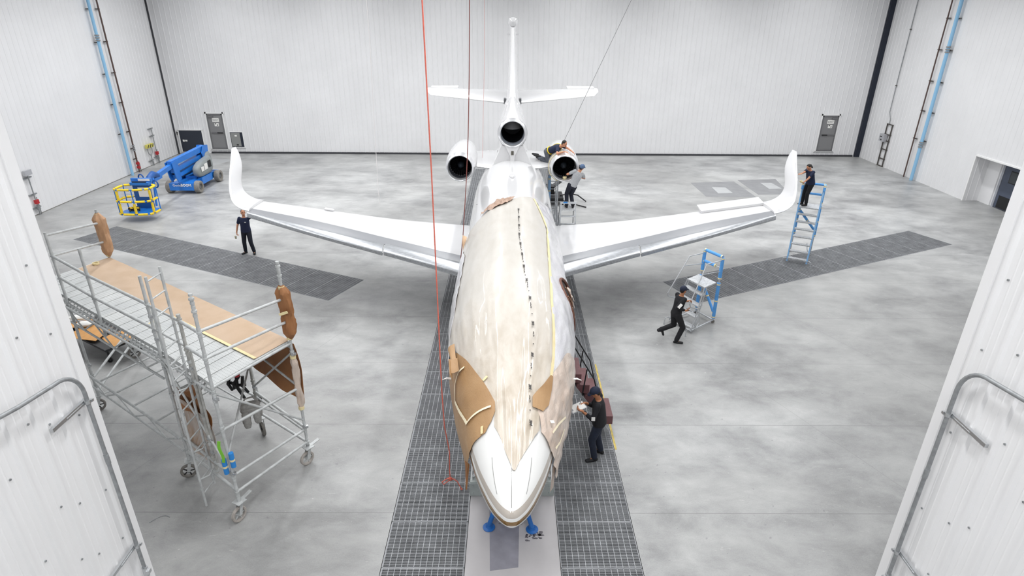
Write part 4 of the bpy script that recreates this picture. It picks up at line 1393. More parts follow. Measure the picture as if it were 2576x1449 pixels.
# ---- things on the scaffold ---------------------------------------------
nA, nB, nC_ = V3((-4.436, 9.12, 0)), V3((-10.12, 13.1, 0)), None
b = MB()
def paper_fn(u, v):
    n_ = nA.lerp(nB, u); f_ = poly_at(far_pts, u * 0.995 + 0.004)
    p = n_.lerp(f_, v)
    w_ = 0.006 * mnoise.noise(V3((u * 9, v * 3, 2))) + 0.012 * abs(mnoise.noise(V3((u * 5 + v * 2, v * 1.3, 7))))
    if v == 0: p = p + (n_ - f_).normalized() * 0.03 * mnoise.noise(V3((u * 14, 0, 3)))
    return V3((p.x, p.y, DZ + 0.008 + w_))
b.grid(paper_fn, 110, 20)
ps = b.build('paper_sheet', film_mat('paper_sheet_tan', '#c6ae96', '#bba186', 0.8, 0.15, (1, 1, 1)), None, 60, fix=False)
for f in ps.data.polygons: f.flip() if f.normal.z < 0 else None
tag(ps, 'long tan paper sheet covering the far half of the scaffold deck', 'paper sheet')
b = MB()
b.loft([[V3((p.x, p.y, z)) for p in (q, q + V3((0.03, 0.05, 0)))] + [V3((p.x, p.y, z + 0.002)) for p in (q + V3((0.03, 0.05, 0)), q)] for q, z in [(nA.lerp(nB, k / 20) + V3((-0.012, -0.02, 0)), DZ + 0.022) for k in range(9)]])
b.build('tape_strip', M_TAPE, ps, 0)
# brown curtain hanging below the deck on the far side
def hang(name, a, c, z0, zfa, zfb, m, label, out, nu=30, nv=14, seed=0, bulge=0.08, cat='masking paper'):
    b = MB()
    n_ = (c - a).normalized(); o_ = V3((-n_.y, n_.x, 0)) * out
    def fn(u, v):
        p = a.lerp(c, u)
        zb = lerp(zfa, zfb, u) + 0.05 * mnoise.noise(V3((u * 4, seed, 0)))
        z = lerp(z0, zb, v)
        k = bulge * math.sin(PI * v) + 0.05 * mnoise.noise(V3((u * 3.5, v * 2.5, seed))) + 0.03
        return V3((p.x, p.y, z)) + o_ * k
    b.grid(fn, nu, nv)
    b2 = MB(); N = len(b.v); w_ = nu + 1
    vs = b.v + [tuple(V3(p) - o_ * 0.004) for p in b.v]
    fs = b.f + [tuple(i + N for i in reversed(f)) for f in b.f]
    rim = list(range(w_)) + [j * w_ + nu for j in range(1, nv + 1)] + [nv * w_ + i for i in range(nu - 1, -1, -1)] + [j * w_ for j in range(nv - 1, 0, -1)]
    fs += [(rim[i], rim[i] + N, rim[(i + 1) % len(rim)] + N, rim[(i + 1) % len(rim)]) for i in range(len(rim))]
    b2._add(vs, fs)
    o = b2.build(name, m, None, 60)
    return tag(o, label, cat)
hang('paper_curtain', pR.lerp(pC, -0.03), pC, 2.78, 1.45, 1.75, M_KRAFTD, 'wide brown paper curtain hanging under the deck at the corner nearest the jet', -1, seed=1)
hang('paper_curtain', pC.lerp(pG, 0.01), pC.lerp(pG, 0.1), 2.78, 1.9, 1.7, M_KRAFTD, 'small brown paper flap under the deck behind the hanging harness', -1, 14, 10, 5, 0.12)
# paper wrapped round posts
def wrap_post(p, z0, z1, r, m, label, seed, lean=(0, 0)):
    b = MB()
    def fn(u, v):
        z = lerp(z0, z1, v)
        a = 2 * PI * u
        rr = r * (0.3 + 0.75 * min(1, 7 * v, 8 * (1 - v))) * (1 + 0.55 * mnoise.noise(V3((math.cos(a) * 1.5, math.sin(a) * 1.5, z * 3.2 + seed))) + 0.22 * abs(mnoise.noise(V3((math.cos(a) * 4, math.sin(a) * 4, z * 8 + seed)))))
        rr = max(0.03, rr)
        sx_ = lean[0] * math.sin(PI * v); sy_ = lean[1] * math.sin(PI * v)
        return V3((p.x + rr * math.cos(a) + sx_, p.y + rr * 0.75 * math.sin(a) + sy_, z))
    b.grid(fn, 26, 22, closeu=True)
    o = b.build('paper_wrap', m, None, 22)
    tag(o, label, 'masking paper')
    for z in (z0 + 0.05, z1 - 0.05):
        t = MB(); t.tube((p.x, p.y, z - 0.03), (p.x, p.y, z + 0.03), 0.055, n=14); t.build('tape_band', M_TAPE, o)
    return o
o = wrap_post(pR, 2.86, 3.97, 0.105, M_KRAFTD, 'brown paper wrapped around the corner post nearest the jet, above the deck', 2, (0.04, 0.0))
b = MB(); b.bar(at(pR, 3.45) + V3((-0.06, -0.14, 0)), at(pR, 3.5) + V3((0.09, -0.13, 0)), 0.01, 0.05); b.build('tape_strip', M_TAPE, o, 0)
wrap_post(pG, 2.86, 3.98, 0.125, mat('kraft_paper_light', '#c09774', 0.6, 0, 0.1, 5), 'tan paper bundled around the far left post beside the tape roll', 9, (0.03, 0.0))
wrap_post(pR, 1.3, 2.55, 0.06, M_PINK, 'narrow strip of pale paper on the lower part of the post nearest the jet', 4)
M_CLR = film_mat('crumpled_clear_film', '#d5cfca', '#b08d6d', 0.25, 0.6, (3, 3, 1))
hang('paper_curtain', pB + V3((0.02, -0.02, 0)), pH + V3((0, -0.03, 0)), 1.95, 0.85, 0.75, M_CLR, 'crumpled brown paper and clear film hanging behind the ladder at the tower base', 1, 22, 16, 12, 0.1)
hang('paper_curtain', pB + V3((0.04, 0.02, 0)), pH + V3((0.02, 0.02, 0)), 2.12, 1.7, 1.6, M_KRAFTD, 'rolled brown paper edge taped to the tower above the crumpled film', 1, 16, 8, 14, 0.06)
tr = MB(); tr.lathe([(0.05, 0), (0.072, 0), (0.072, 0.045), (0.05, 0.045)], Matrix.Translation((-9.84, 13.38, DZ + 0.022)), 26, True)
tag(tr.build('tape_roll', M_TAPE, None), 'roll of yellow masking tape lying on the paper covered scaffold deck', 'tape roll')
b = MB(); b.bar((-7.0, 10.35, DZ + 0.004), (-6.98, 10.5, DZ + 0.004), 0.03, 0.004); b.bar((-6.98, 10.5, DZ + 0.004), (-6.93, 10.52, DZ + 0.005), 0.03, 0.004)
tag(b.build('tape_scrap', M_TAPE, None, 0), 'short torn scrap of tape on the bare deck planks', 'tape')
# blue foam pieces with a green strap on the front post
bf = thing('foam_pads', at(pF, 1.05), 'pair of blue foam pads with a green strap tied to the front scaffold post', 'foam pads')
for dx, dy, z0, z1 in ((-0.07, -0.05, 1.08, 1.38), (0.06, -0.02, 1.2, 1.5)):
    b = MB(); b.tube((pF.x + dx, pF.y + dy, z0), (pF.x + dx, pF.y + dy, z1), 0.042, n=16); q = b.build('pad', mat('pad_blue', '#2f86d0', 0.7), bf)
    b = MB(); b.tube((pF.x + dx, pF.y + dy, (z0 + z1) / 2 - 0.02), (pF.x + dx, pF.y + dy, (z0 + z1) / 2 + 0.02), 0.044, n=16); b.build('tape_band', M_TAPE, q)
b = MB()
for k in range(9):
    t = k / 8
    b.bar((pF.x - 0.06 + 0.015 * math.sin(t * 6), pF.y - 0.09, 1.35 + 0.4 * t), (pF.x - 0.06 + 0.015 * math.sin((t + 0.125) * 6), pF.y - 0.09, 1.4 + 0.4 * t), 0.05, 0.012, (0, 1, 0.2))
b.build('strap', mat('strap_green', '#7cc23a', 0.6), bf, 0)
# grey canvas tool bag hung over a tube
tb_ = thing('tool_bag', (-5.02, 9.75, 0.8), 'dusty grey canvas tool bag with pouches hanging from a scaffold tube', 'bag')
M_CANV = mat('canvas_grey', '#9b9a97', 0.9, 0, 0.15, 20)
c = V3((-5.02, 9.74, 1.36))
Rb = Rz(0.45)
def pouch(dx, z0, z1, w0, w1, dp, name, par, dy=0.0):
    b = MB()
    secs = []
    for k in range(9):
        t = k / 8
        z = lerp(z0, z1, t); wv = lerp(w0, w1, t) * (0.85 + 0.15 * math.sin(PI * t)) * (1 if 0 < k < 8 else 0.75); dv_ = dp * (0.8 + 0.3 * math.sin(PI * t)) * (1 if 0 < k < 8 else 0.6)
        secs.append([c + Rb @ V3((dx + wv * (abs(math.cos(a)) ** 0.7) * (1 if math.cos(a) > 0 else -1) + 0.012 * mnoise.noise(V3((dx * 9, z * 14, a))), dy + dv_ * math.sin(a), z)) for a in [2 * PI * i / 20 for i in range(20)]])
    b.loft(secs); return b.build(name, M_CANV, par, 50)
pouch(0.0, 0.10, -0.10, 0.17, 0.19, 0.07, 'pouch_body', tb_)
pouch(0.0, 0.13, 0.02, 0.19, 0.2, 0.085, 'flap', tb_)
pouch(-0.10, -0.03, -0.40, 0.085, 0.075, 0.06, 'pocket', tb_, -0.05)
pouch(0.10, -0.03, -0.34, 0.075, 0.065, 0.055, 'pocket', tb_, -0.05)
pouch(0.15, 0.0, -0.25, 0.06, 0.05, 0.05, 'pocket', tb_, 0.03)
b = MB(); b.path([c + Rb @ V3(q) for q in ((-0.15, 0, 0.1), (-0.06, 0.02, 0.22), (0.08, 0.02, 0.23), (0.16, 0, 0.1))], 0.018, 8); b.build('strap', M_CANV, tb_)
# black safety harness with a red cap
hn = thing('safety_harness', (-5.5, 10.55, 1.0), 'black webbing safety harness with a red buckle draped over a scaffold tube', 'harness')
c = V3((-5.55, 10.5, 1.5))
for i, (x0, z0, x1, z1) in enumerate(((-0.12, 0.15, -0.16, -0.25), (0.0, 0.18, 0.06, -0.45), (0.12, 0.1, 0.16, -0.3), (-0.15, -0.05, 0.15, -0.12), (-0.1, -0.2, 0.05, 0.1))):
    b = MB(); b.path([c + V3((x0, 0, z0)), c + V3((lerp(x0, x1, 0.5) - 0.04, -0.05, lerp(z0, z1, 0.5))), c + V3((x1, 0.02, z1))], [0.03, 0.036, 0.028], 8); b.build('webbing', M_BLK, hn)
b = MB(); b.ell(c + V3((0.02, -0.04, 0.16)), (0.07, 0.06, 0.06), 14); b.build('buckle', mat('buckle_red', '#c4202c', 0.4), hn)
b = MB(); b.ell(c + V3((-0.08, 0, 0.18)), (0.10, 0.07, 0.07), 14); b.build('shoulder_pad', M_BLK, hn)
# flattened cardboard on a low dark trolley under the deck
ct = thing('trolley', (-11.0, 14.4, 0), 'low dark trolley loaded with cardboard under the far end of the scaffold', 'trolley')
b = MB(); b.box((-11.0, 14.45, 0.42), (2.2, 1.0, 0.06), Rz(-0.55)); b.build('tray', mat('trolley_dark', '#2b2b2d', 0.6), ct, 0)
for sx_, sy_ in ((-0.95, -0.4), (0.95, -0.4), (-0.95, 0.4), (0.95, 0.4)):
    q = V3((-11.0, 14.45, 0)) + Rz(-0.55) @ V3((sx_, sy_, 0))
    b = MB(); b.tube(at(q, 0.1), at(q, 0.4), 0.025); b.lathe([(0.03, -0.02), (0.07, -0.02), (0.07, 0.02), (0.03, 0.02)], frame(at(q, 0.07), (1, 0, 0), (0, 0, 1)), 16, True); b.build('leg', M_BLK, ct)
M_CARD = mat('cardboard', '#c9965c', 0.8, 0, 0.08, 6)
for i, (cx, cy, cz, sx_, sy_, rz, tilt, lb_) in enumerate(((-11.15, 14.2, 0.56, 0.9, 0.62, -0.2, 0.12, 'flat cardboard sheet on top of the trolley pile'), (-10.3, 14.0, 0.50, 0.75, 0.55, -0.7, 0.05, 'cardboard sheet at the trolley end nearest the tower'), (-11.75, 14.75, 0.53, 0.6, 0.5, 0.4, -0.1, 'cardboard sheet partly under the white scrap on the trolley'))):
    b = MB(); b.box((cx, cy, cz), (sx_, sy_, 0.012), Matrix.Rotation(rz, 3, 'Z') @ Matrix.Rotation(tilt, 3, 'X')); tag(b.build('cardboard_sheet', M_CARD, None, 0), lb_, 'cardboard', 'cardboard on the trolley')
b = MB(); b.ell((-11.45, 14.5, 0.66), (0.22, 0.13, 0.07), 14); b.ell((-11.9, 14.95, 0.62), (0.3, 0.12, 0.06), 14); tag(b.build('paper_scrap', M_PAPERW, None), 'crumpled white wrapping scraps on the cardboard of the trolley', 'wrapping paper')
# thin pole on a small wheeled base beyond the tower
po = thing('pole_stand', (-5.9, 11.95, 0), 'slim grey pole on a small black wheeled base behind the scaffold tower', 'pole stand')
b = MB(); b.tube((-5.9, 11.95, 0.06), (-5.95, 11.9, 1.3), 0.025); b.build('pole', M_SCAF, po)
b = MB(); b.lathe([(0.03, -0.02), (0.055, -0.02), (0.055, 0.02), (0.03, 0.02)], frame((-5.87, 11.9, 0.055), (1, 0, 0), (0, 0, 1)), 16, True); b.tube((-5.87, 11.88, 0.055), (-5.87, 11.98, 0.06), 0.02); b.build('wheel', M_BLK, po)
b = MB()
b.path([(-6.45 + 0.3 * t, 8.16 + 0.10 * math.sin(3 * t) + 0.12 * t, 0.006 + 0.0) for t in [k / 14 for k in range(15)]], 0.006, 6)
tag(b.build('wire_piece', M_GALV, None), 'short bent piece of wire lying on the floor near the left wall corner', 'wire')
b = MB(); b.box((-6.4, 10.2, 1.35), (0.22, 0.2, 0.3), Rz(0.6)); tag(b.build('paper_box', M_KRAFTD, None, 0), 'small brown box hung inside the tower below the deck', 'box')
# ============================================================ LADDERS AND STANDS
def foam(t, p0, p1, r=0.05, bands=True, m=None):
    """pipe foam round a tube with bands of tape"""
    p0, p1 = V3(p0), V3(p1)
    b = MB(); b.tube(p0, p1, r, n=14); o = b.build('foam_wrap', m or M_BLUEF, t)
    if bands:
        n = max(2, int((p1 - p0).length / 0.45) + 1)
        for k in range(n):
            q = p0.lerp(p1, 0.04 + 0.92 * k / (n - 1)); d = (p1 - p0).normalized()
            c = MB(); c.tube(q - d * 0.02, q + d * 0.02, r + 0.003, n=14); c.build('tape_band', M_TAPE, o)
    return o
M_TREAD = mat('tread_plate', '#c2c4c6', 0.5, 0.3, 0.22, 26)
# ---- rolling ladder pushed by the walking man
rl_ = thing('rolling_ladder', (5.4, 16.0, 0), 'steel rolling ladder with blue foam wrapped rear rail, beside the walking man in black', 'rolling ladder')
ax = V3((0.77, 0.64, 0)); ay = V3((-0.56, 0.83, 0)).normalized()     # climb direction, left direction
rR, rL = V3((6.13, 16.05, 0)), V3((5.62, 16.88, 0))
fR, fL = V3((5.02, 15.12, 0)), V3((4.58, 15.85, 0))
PZ = 1.36
plFR, plFL = V3((5.50, 15.50, PZ)), V3((5.18, 16.1, PZ))
plBR, plBL = at(rR, PZ) - ax * 0.05, at(rL, PZ) - ax * 0.05
plBR = V3((5.93, 15.85, PZ)); plBL = V3((5.60, 16.45, PZ))
rR2, rL2 = V3((plBR.x + 0.12, plBR.y + 0.1, 0)), V3((plBL.x + 0.12, plBL.y + 0.1, 0))
b = MB(); b.loft([[plFR + V3((0, 0, z)), plBR + V3((0, 0, z)), plBL + V3((0, 0, z)), plFL + V3((0, 0, z))] for z in (-0.04, 0)]); b.build('platform', M_TREAD, rl_, 0)
b = MB()
for f, p in ((fR + ax * 0.25, plFR), (fL + ax * 0.25, plFL)):
    b.tube(at(f, 0.06), p, 0.017, n=10)
    b.tube(at(f, 0.06) + ax * 0.14, p + ax * 0.12, 0.014, n=10)
b.tube(at(fR, 0.09) + ax * 0.25, at(fL, 0.09) + ax * 0.25, 0.016)
b.tube(at(fR, 0.10) + ax * 0.25, at(rR2, 0.1), 0.022); b.tube(at(fL, 0.10) + ax * 0.25, at(rL2, 0.1), 0.022); b.tube(at(rR2, 0.1), at(rL2, 0.1), 0.022)
b.build('frame', M_ALU, rl_)
for k in range(4):
    t = 0.06 + k * 0.245
    a = (at(fR, 0.06) + ax * 0.25).lerp(plFR, t); c = (at(fL, 0.06) + ax * 0.25).lerp(plFL, t)
    b = MB(); b.loft([[a + V3((0, 0, z)), a + ax * 0.19 + V3((0, 0, z)), c + ax * 0.19 + V3((0, 0, z)), c + V3((0, 0, z))] for z in (0.0, 0.03)]); b.build('tread', M_TREAD, rl_, 0)
for q, s_ in ((rR2, 1), (rL2, -1)):
    b = MB(); b.tube(at(q, 0.1), at(q, 2.12), 0.02); b.build('rear_post', M_ALU, rl_)
    foam(rl_, at(q, 0.16), at(q, 1.3)); foam(rl_, at(q, 1.42), at(q, 2.08))
    b = MB(); b.lathe([(0.02, -0.015), (0.05, -0.018), (0.055, 0), (0.05, 0.018), (0.02, 0.015)], frame(at(q, 0.055), (1, 0, 0), (0, 0, 1)), 16, True); b.tube(at(q, 0.05), at(q, 0.12), 0.015); b.build('caster', M_RUB, rl_)
foam(rl_, at(rR2, 2.1), at(rL2, 2.1), 0.045); foam(rl_, at(rL2, 1.76), at(rR2, 1.76).lerp(at(rL2, 1.76), 0.3), 0.045)
b = MB(); b.tube(at(rR2, 1.76), at(rL2, 1.76), 0.016); b.build('rear_rail', M_ALU, rl_)
foam(rl_, at(rL2, 1.2), at(rR2, 0.3), 0.04)
for q, f, p in ((rR2, fR, plFR), (rL2, fL, plFL)):
    b = MB()
    lo = at(f, 1.02) + ax * 0.0; up = p + V3((0.0, 0.0, 0.72)) - ax * 0.06
    b.path([at(q, 2.0), up, lo, lo + ax * 0.06 + V3((0, 0, -0.12)), (at(f, 0.06) + ax * 0.25).lerp(p, 0.52)], 0.016, 10)
    b.tube(at(q, 1.66), up.lerp(lo, 0.26), 0.013)
    b.build('handrail', M_ALU, rl_)
    b = MB(); b.path([at(f, 0.12) + ax * 0.26, at(f, 0.2) + ax * 0.14, at(f, 0.2) + ax * 0.04, at(f, 0.1), at(f, 0.03)], 0.014, 8); b.tube(at(f, 0.0), at(f, 0.035), 0.024); b.build('foot', M_ALU, rl_)
b = MB(); b.path([at(fR, 0.3) + ax * 0.3, at(fR, 0.12) + ax * 0.5, at(fR, 0.25) + ax * 0.62, at(fR, 0.75) + ax * 0.5], 0.012, 8); b.build('lock_lever', M_ALU, rl_)

# ---- tall ladder at the wing tip
tl = thing('platform_ladder', (10.55, 20.6, 0), 'tall platform ladder with blue wrapped rails at the winglet, under the person in navy shirt', 'platform ladder')
bx_, by_ = V3((0.87, -0.49, 0)).normalized(), V3((0.49, 0.87, 0)).normalized()   # across, climbing
c0 = V3((10.55, 20.62, 0)); HW = 0.33
TZ = 1.98
topc = c0 + by_ * 0.62
SL = M_ALU
M_RAILB = mat('rail_blue_film', '#86b6e2', 0.35, 0.1)
for s_ in (-1, 1):
    lo = c0 + bx_ * HW * s_; hi = topc + bx_ * (HW + 0.02) * s_
    d = (at(hi, TZ) - at(lo, 0.05)) / (TZ - 0.05)
    end = at(hi, TZ) + d * 0.72
    b = MB(); b.tube(at(lo, 0.06), end, 0.028, n=12); b.build('rail', M_RAILB, tl)
    foam(tl, end - d * 0.12, end + d * 0.01, 0.045, False)
    rp_ = hi + by_ * 0.62
    b = MB(); b.path([end, end + by_ * 0.12 + V3((0, 0, 0.03)), at(rp_, end.z + 0.02), at(rp_, TZ)], 0.018, 10); b.build('guard_rail', M_ALU, tl)
    foam(tl, end + by_ * 0.1 + V3((0, 0, 0.03)), at(rp_, end.z + 0.02), 0.042)
    foam(tl, at(rp_, end.z - 0.06), at(rp_, TZ + 0.05), 0.042)
    b = MB(); b.tube(at(rp_, 0.1), at(rp_, TZ), 0.018); b.lathe([(0.02, -0.015), (0.05, -0.018), (0.055, 0), (0.05, 0.018), (0.02, 0.015)], frame(at(rp_, 0.055), (1, 0, 0), (0, 0, 1)), 16, True); b.tube(at(rp_, 0.05), at(rp_, 0.12), 0.015); b.build('rear_leg', M_ALU, tl)
    foam(tl, at(rp_, 0.75), at(rp_, TZ - 0.06), 0.045)
    foam_p = topc + bx_ * HW * s_
    b = MB(); b.path([at(lo, 0.12), at(lo, 0.2) + bx_ * 0.05 * s_ - by_ * 0.05, at(lo, 0.18) + bx_ * 0.14 * s_ - by_ * 0.12, at(lo, 0.03) + bx_ * 0.16 * s_ - by_ * 0.14], 0.014, 8); q = at(lo, 0.0) + bx_ * 0.16 * s_ - by_ * 0.14; b.tube(q, q + V3((0, 0, 0.03)), 0.022); b.build('foot', M_ALU, tl)
rpL, rpR = topc + by_ * 0.62 - bx_ * (HW + 0.02), topc + by_ * 0.62 + bx_ * (HW + 0.02)
foam(tl, at(rpL, 2.72), at(rpR, 2.72), 0.042); foam(tl, at(rpL, 2.35), at(rpR, 2.35), 0.04)
foam(tl, at(topc - bx_ * HW, TZ - 0.1) + by_ * 0.08, at(rpR, 0.95), 0.045)
b = MB(); b.loft([[at(topc + bx_ * HW * i + by_ * j, z) for i, j in ((-1, -0.02), (1, -0.02), (1, 0.62), (-1, 0.62))] for z in (TZ - 0.04, TZ)]); b.build('platform', M_TREAD, tl, 0)
for k in range(7):
    t = 0.06 + k * 0.134
    p = at(c0, 0.05).lerp(at(topc, TZ), t)
    b = MB(); b.loft([[p + bx_ * HW * i + by_ * j + V3((0, 0, z)) for i, j in ((-1, -0.03), (1, -0.03), (1, 0.14), (-1, 0.14))] for z in (-0.02, 0.02)]); b.build('tread', M_TREAD, tl, 0)
b = MB(); b.path([at(c0, 0.75) + bx_ * 0.2 + by_ * 0.3, at(c0, 0.5) + bx_ * 0.25 + by_ * 0.3, at(c0, 0.35) + bx_ * 0.33 + by_ * 0.3], 0.012, 8); b.build('lock_lever', M_ALU, tl)

# ---- small step ladder under the man in grey
sl = thing('step_ladder', (2.0, 20.1, 0), 'aluminium step ladder behind the wing, under the man in the grey shirt', 'step ladder')
SX0, SX1, SY = 1.74, 2.22, 19.78
for x in (SX0, SX1):
    b = MB(); b.bar((x, SY - 0.02, 2.54), (x + (x - 1.98) * 0.15, SY - 0.1, 1.2), 0.035, 0.06, (0, 1, 0)); b.bar((x + (x - 1.98) * 0.15, SY - 0.1, 1.2), (x + (x - 1.98) * 0.3, SY + 0.02, 0.0), 0.035, 0.06, (0, 1, 0)); b.build('front_leg', M_ALU, sl, 0)
    b = MB(); b.bar((x, SY + 0.5, 2.3), (x + (x - 1.98) * 0.3, SY + 1.1, 0.0), 0.03, 0.04, (0, 1, 0)); b.build('rear_leg', M_ALU, sl, 0)
b = MB(); b.box(((SX0 + SX1) / 2, SY - 0.02, 2.54), (SX1 - SX0 + 0.06, 0.06, 0.06)); b.build('top_bar', M_ALU, sl, 0)
b = MB(); b.box(((SX0 + SX1) / 2, SY + 0.24, 2.28), (SX1 - SX0, 0.52, 0.04)); b.build('platform', M_TREAD, sl, 0)
for z in (2.06, 1.78, 1.5, 1.22, 0.94, 0.66, 0.38):
    b = MB(); b.box(((SX0 + SX1) / 2, SY - 0.0, z), (SX1 - SX0 + 0.04, 0.1, 0.03)); b.build('tread', M_ALU, sl, 0)
b = MB(); b.box((SX0 + 0.14, SY - 0.05, 2.555), (0.14, 0.02, 0.05)); b.build('blue_sticker', mat('sticker_blue', '#2f7fc4', 0.5), sl, 0)

# ---- blue access stand beside the fuselage behind the wing
bs = thing('access_stand', (1.5, 21.4, 0), 'tall access stand with blue wrapped posts between the fuselage and the right engine', 'access stand')
for x, y in ((1.42, 21.2), (1.72, 21.2), (1.42, 22.0), (1.72, 22.0)):
    b = MB(); b.tube((x, y, 0), (x, y, 3.2), 0.022); b.build('post', M_ALU, bs)
    if y < 21.5 and x < 1.5: foam(bs, (x, y, 0.3), (x, y, 3.1), 0.05, m=mat('pale_blue_wrap', '#8fb4d8', 0.7))
for z in (0.4, 0.9, 1.4, 1.9, 2.4, 2.9):
    b = MB(); b.tube((1.42, 21.2, z), (1.72, 21.2, z), 0.016); b.tube((1.42, 22.0, z), (1.72, 22.0, z), 0.016); b.tube((1.72, 21.2, z), (1.72, 22.0, z), 0.016); b.tube((1.42, 21.2, z), (1.42, 22.0, z), 0.016); b.build('rung', M_ALU, bs)
# ---- dark engine hoist on the floor behind
eh = thing('engine_dolly', (2.3, 28.6, 0), 'black wheeled dolly with a long lifting arm on the floor under the right engine', 'dolly')
b = MB(); b.box((2.1, 28.4, 0.3), (0.9, 1.2, 0.14)); b.box((1.9, 28.7, 0.55), (0.5, 0.5, 0.4)); b.build('base', M_BLK, eh, 0)
b = MB(); b.bar((1.9, 28.5, 0.6), (3.5, 30.4, 1.3), 0.16, 0.14); b.build('lifting_arm', mat('hoist_grey', '#4a4b4e', 0.5, 0.3), eh, 0)
for x, y in ((1.7, 27.8), (2.5, 27.8), (1.7, 29.0), (2.5, 29.0)):
    b = MB(); b.lathe([(0.04, -0.04), (0.12, -0.045), (0.13, 0), (0.12, 0.045), (0.04, 0.04)], frame((x, y, 0.13), (0, 1, 0), (0, 0, 1)), 18, True); b.tube((x - 0.03, y, 0.13), (x + 0.03, y, 0.3), 0.03); b.build('wheel', M_BLK, eh)
for pts in (((2.4, 28.2, 0.4), (2.9, 28.3, 0.45), (3.3, 28.6, 0.3), (3.7, 28.4, 0.04)), ((2.4, 27.9, 0.3), (2.8, 27.6, 0.2), (3.3, 27.7, 0.05), (3.6, 27.5, 0.03))):
    b = MB(); b.path(pts, 0.03, 8); b.build('hose', M_BLK, eh)

# ============================================================ BOOM LIFT
M_LB = mat('lift_blue', '#1f74cc', 0.4, 0, 0.08, 3, coat=0.2)
M_LBD = mat('lift_blue_deep', '#155197', 0.45)
M_LG = mat('lift_cover_grey', '#868c8c', 0.5, 0, 0.06, 3)
M_TYRE = mat('lift_tyre_grey', '#85817b', 0.85, 0, 0.15, 12)
M_YEL = mat('foam_yellow', '#f0ce33', 0.75, 0, 0.1, 9)
bl = thing('boom_lift', (-16.3, 30.9, 0), 'blue articulated boom lift with grey covers parked near the left wall, basket lowered', 'boom lift')
b = MB()
b.box((-16.3, 31.0, 0.38), (1.0, 2.9, 0.30)); b.box((-16.3, 29.62, 0.36), (1.2, 0.24, 0.36)); b.box((-15.78, 31.0, 0.42), (0.2, 1.1, 0.34)); b.box((-16.82, 31.0, 0.42), (0.2, 1.1, 0.34)); b.box((-16.3, 32.3, 0.36), (1.2, 0.24, 0.34))
b.tube((-16.3, 30.9, 0.5), (-16.3, 30.9, 0.66), 0.42, n=24)
ch = b.build('chassis', M_LB, bl, 0)
q = text_mb('Genie', 0.17, frame((-16.52, 29.494, 0.44), (1, 0, 0), (0, 0, 1)), 0.004)
q2 = text_mb('BOOM', 0.17, frame((-16.06, 29.494, 0.44), (1, 0, 0), (0, 0, 1)), 0.004, 0.006); q._add([V3(p) for p in q2.v], q2.f)
q.build('lettering', M_WHT, ch, 0)
for x, y in ((-17.0, 29.8), (-15.6, 29.8), (-17.0, 32.05), (-15.6, 32.05)):
    b = MB(); b.lathe([(0.17, -0.125), (0.27, -0.135), (0.30, -0.11), (0.30, 0.11), (0.27, 0.135), (0.17, 0.125)], frame((x, y, 0.30), (0, 1, 0), (0, 0, 1)), 30, True); wh = b.build('wheel', M_TYRE, bl)
    b = MB(); b.lathe([(0.001, -0.06), (0.06, -0.09), (0.1, -0.05), (0.18, -0.05), (0.18, 0.05), (0.1, 0.05), (0.06, 0.09), (0.001, 0.06)], frame((x, y, 0.30), (0, 1, 0), (0, 0, 1)), 24); b.build('wheel_hub', mat('hub_grey', '#6b6f72', 0.6), wh)
# turntable covers
def rounded(p, sx_, sy_, sz_, m, name, parent, bow=0.12):
    b = MB()
    secs = []
    for k in range(9):
        t = k / 8
        s_ = 1 - 0.28 * (abs(2 * t - 1) ** 3.0)
        secs.append([V3(p) + V3((sx_ * (1 - 0.35 * abs(2 * t - 1) ** 4) * 0.5 * (abs(math.cos(a)) ** 0.5) * (1 if math.cos(a) > 0 else -1), sy_ * s_ * 0.5 * (abs(math.sin(a)) ** 0.55) * (1 if math.sin(a) > 0 else -1), lerp(0, sz_, t) + bow * math.sin(a) * t)) for a in [2 * PI * j / 28 for j in range(28)]])
    b.loft(secs); return b.build(name, m, parent, 50)
cv = rounded((-15.85, 31.1, 0.62), 0.42, 1.75, 0.72, M_LG, 'cover', bl)
b = MB(); b.box((-15.63, 31.0, 1.05), (0.012, 0.32, 0.3)); b.build('white_decal', M_PAPERW, cv, 0)
b = MB(); b.box((-15.63, 30.62, 1.0), (0.012, 0.28, 0.22)); b.build('white_decal', M_PAPERW, cv, 0)
b = MB(); b.box((-15.63, 31.42, 1.1), (0.02, 0.3, 0.34)); b.build('control_window', M_BLK, cv, 0)
rounded((-16.75, 31.1, 0.62), 0.42, 1.75, 0.72, M_LG, 'cover', bl)
rounded((-16.3, 32.0, 0.6), 0.9, 0.7, 1.05, M_LG, 'counterweight', bl, 0.05)
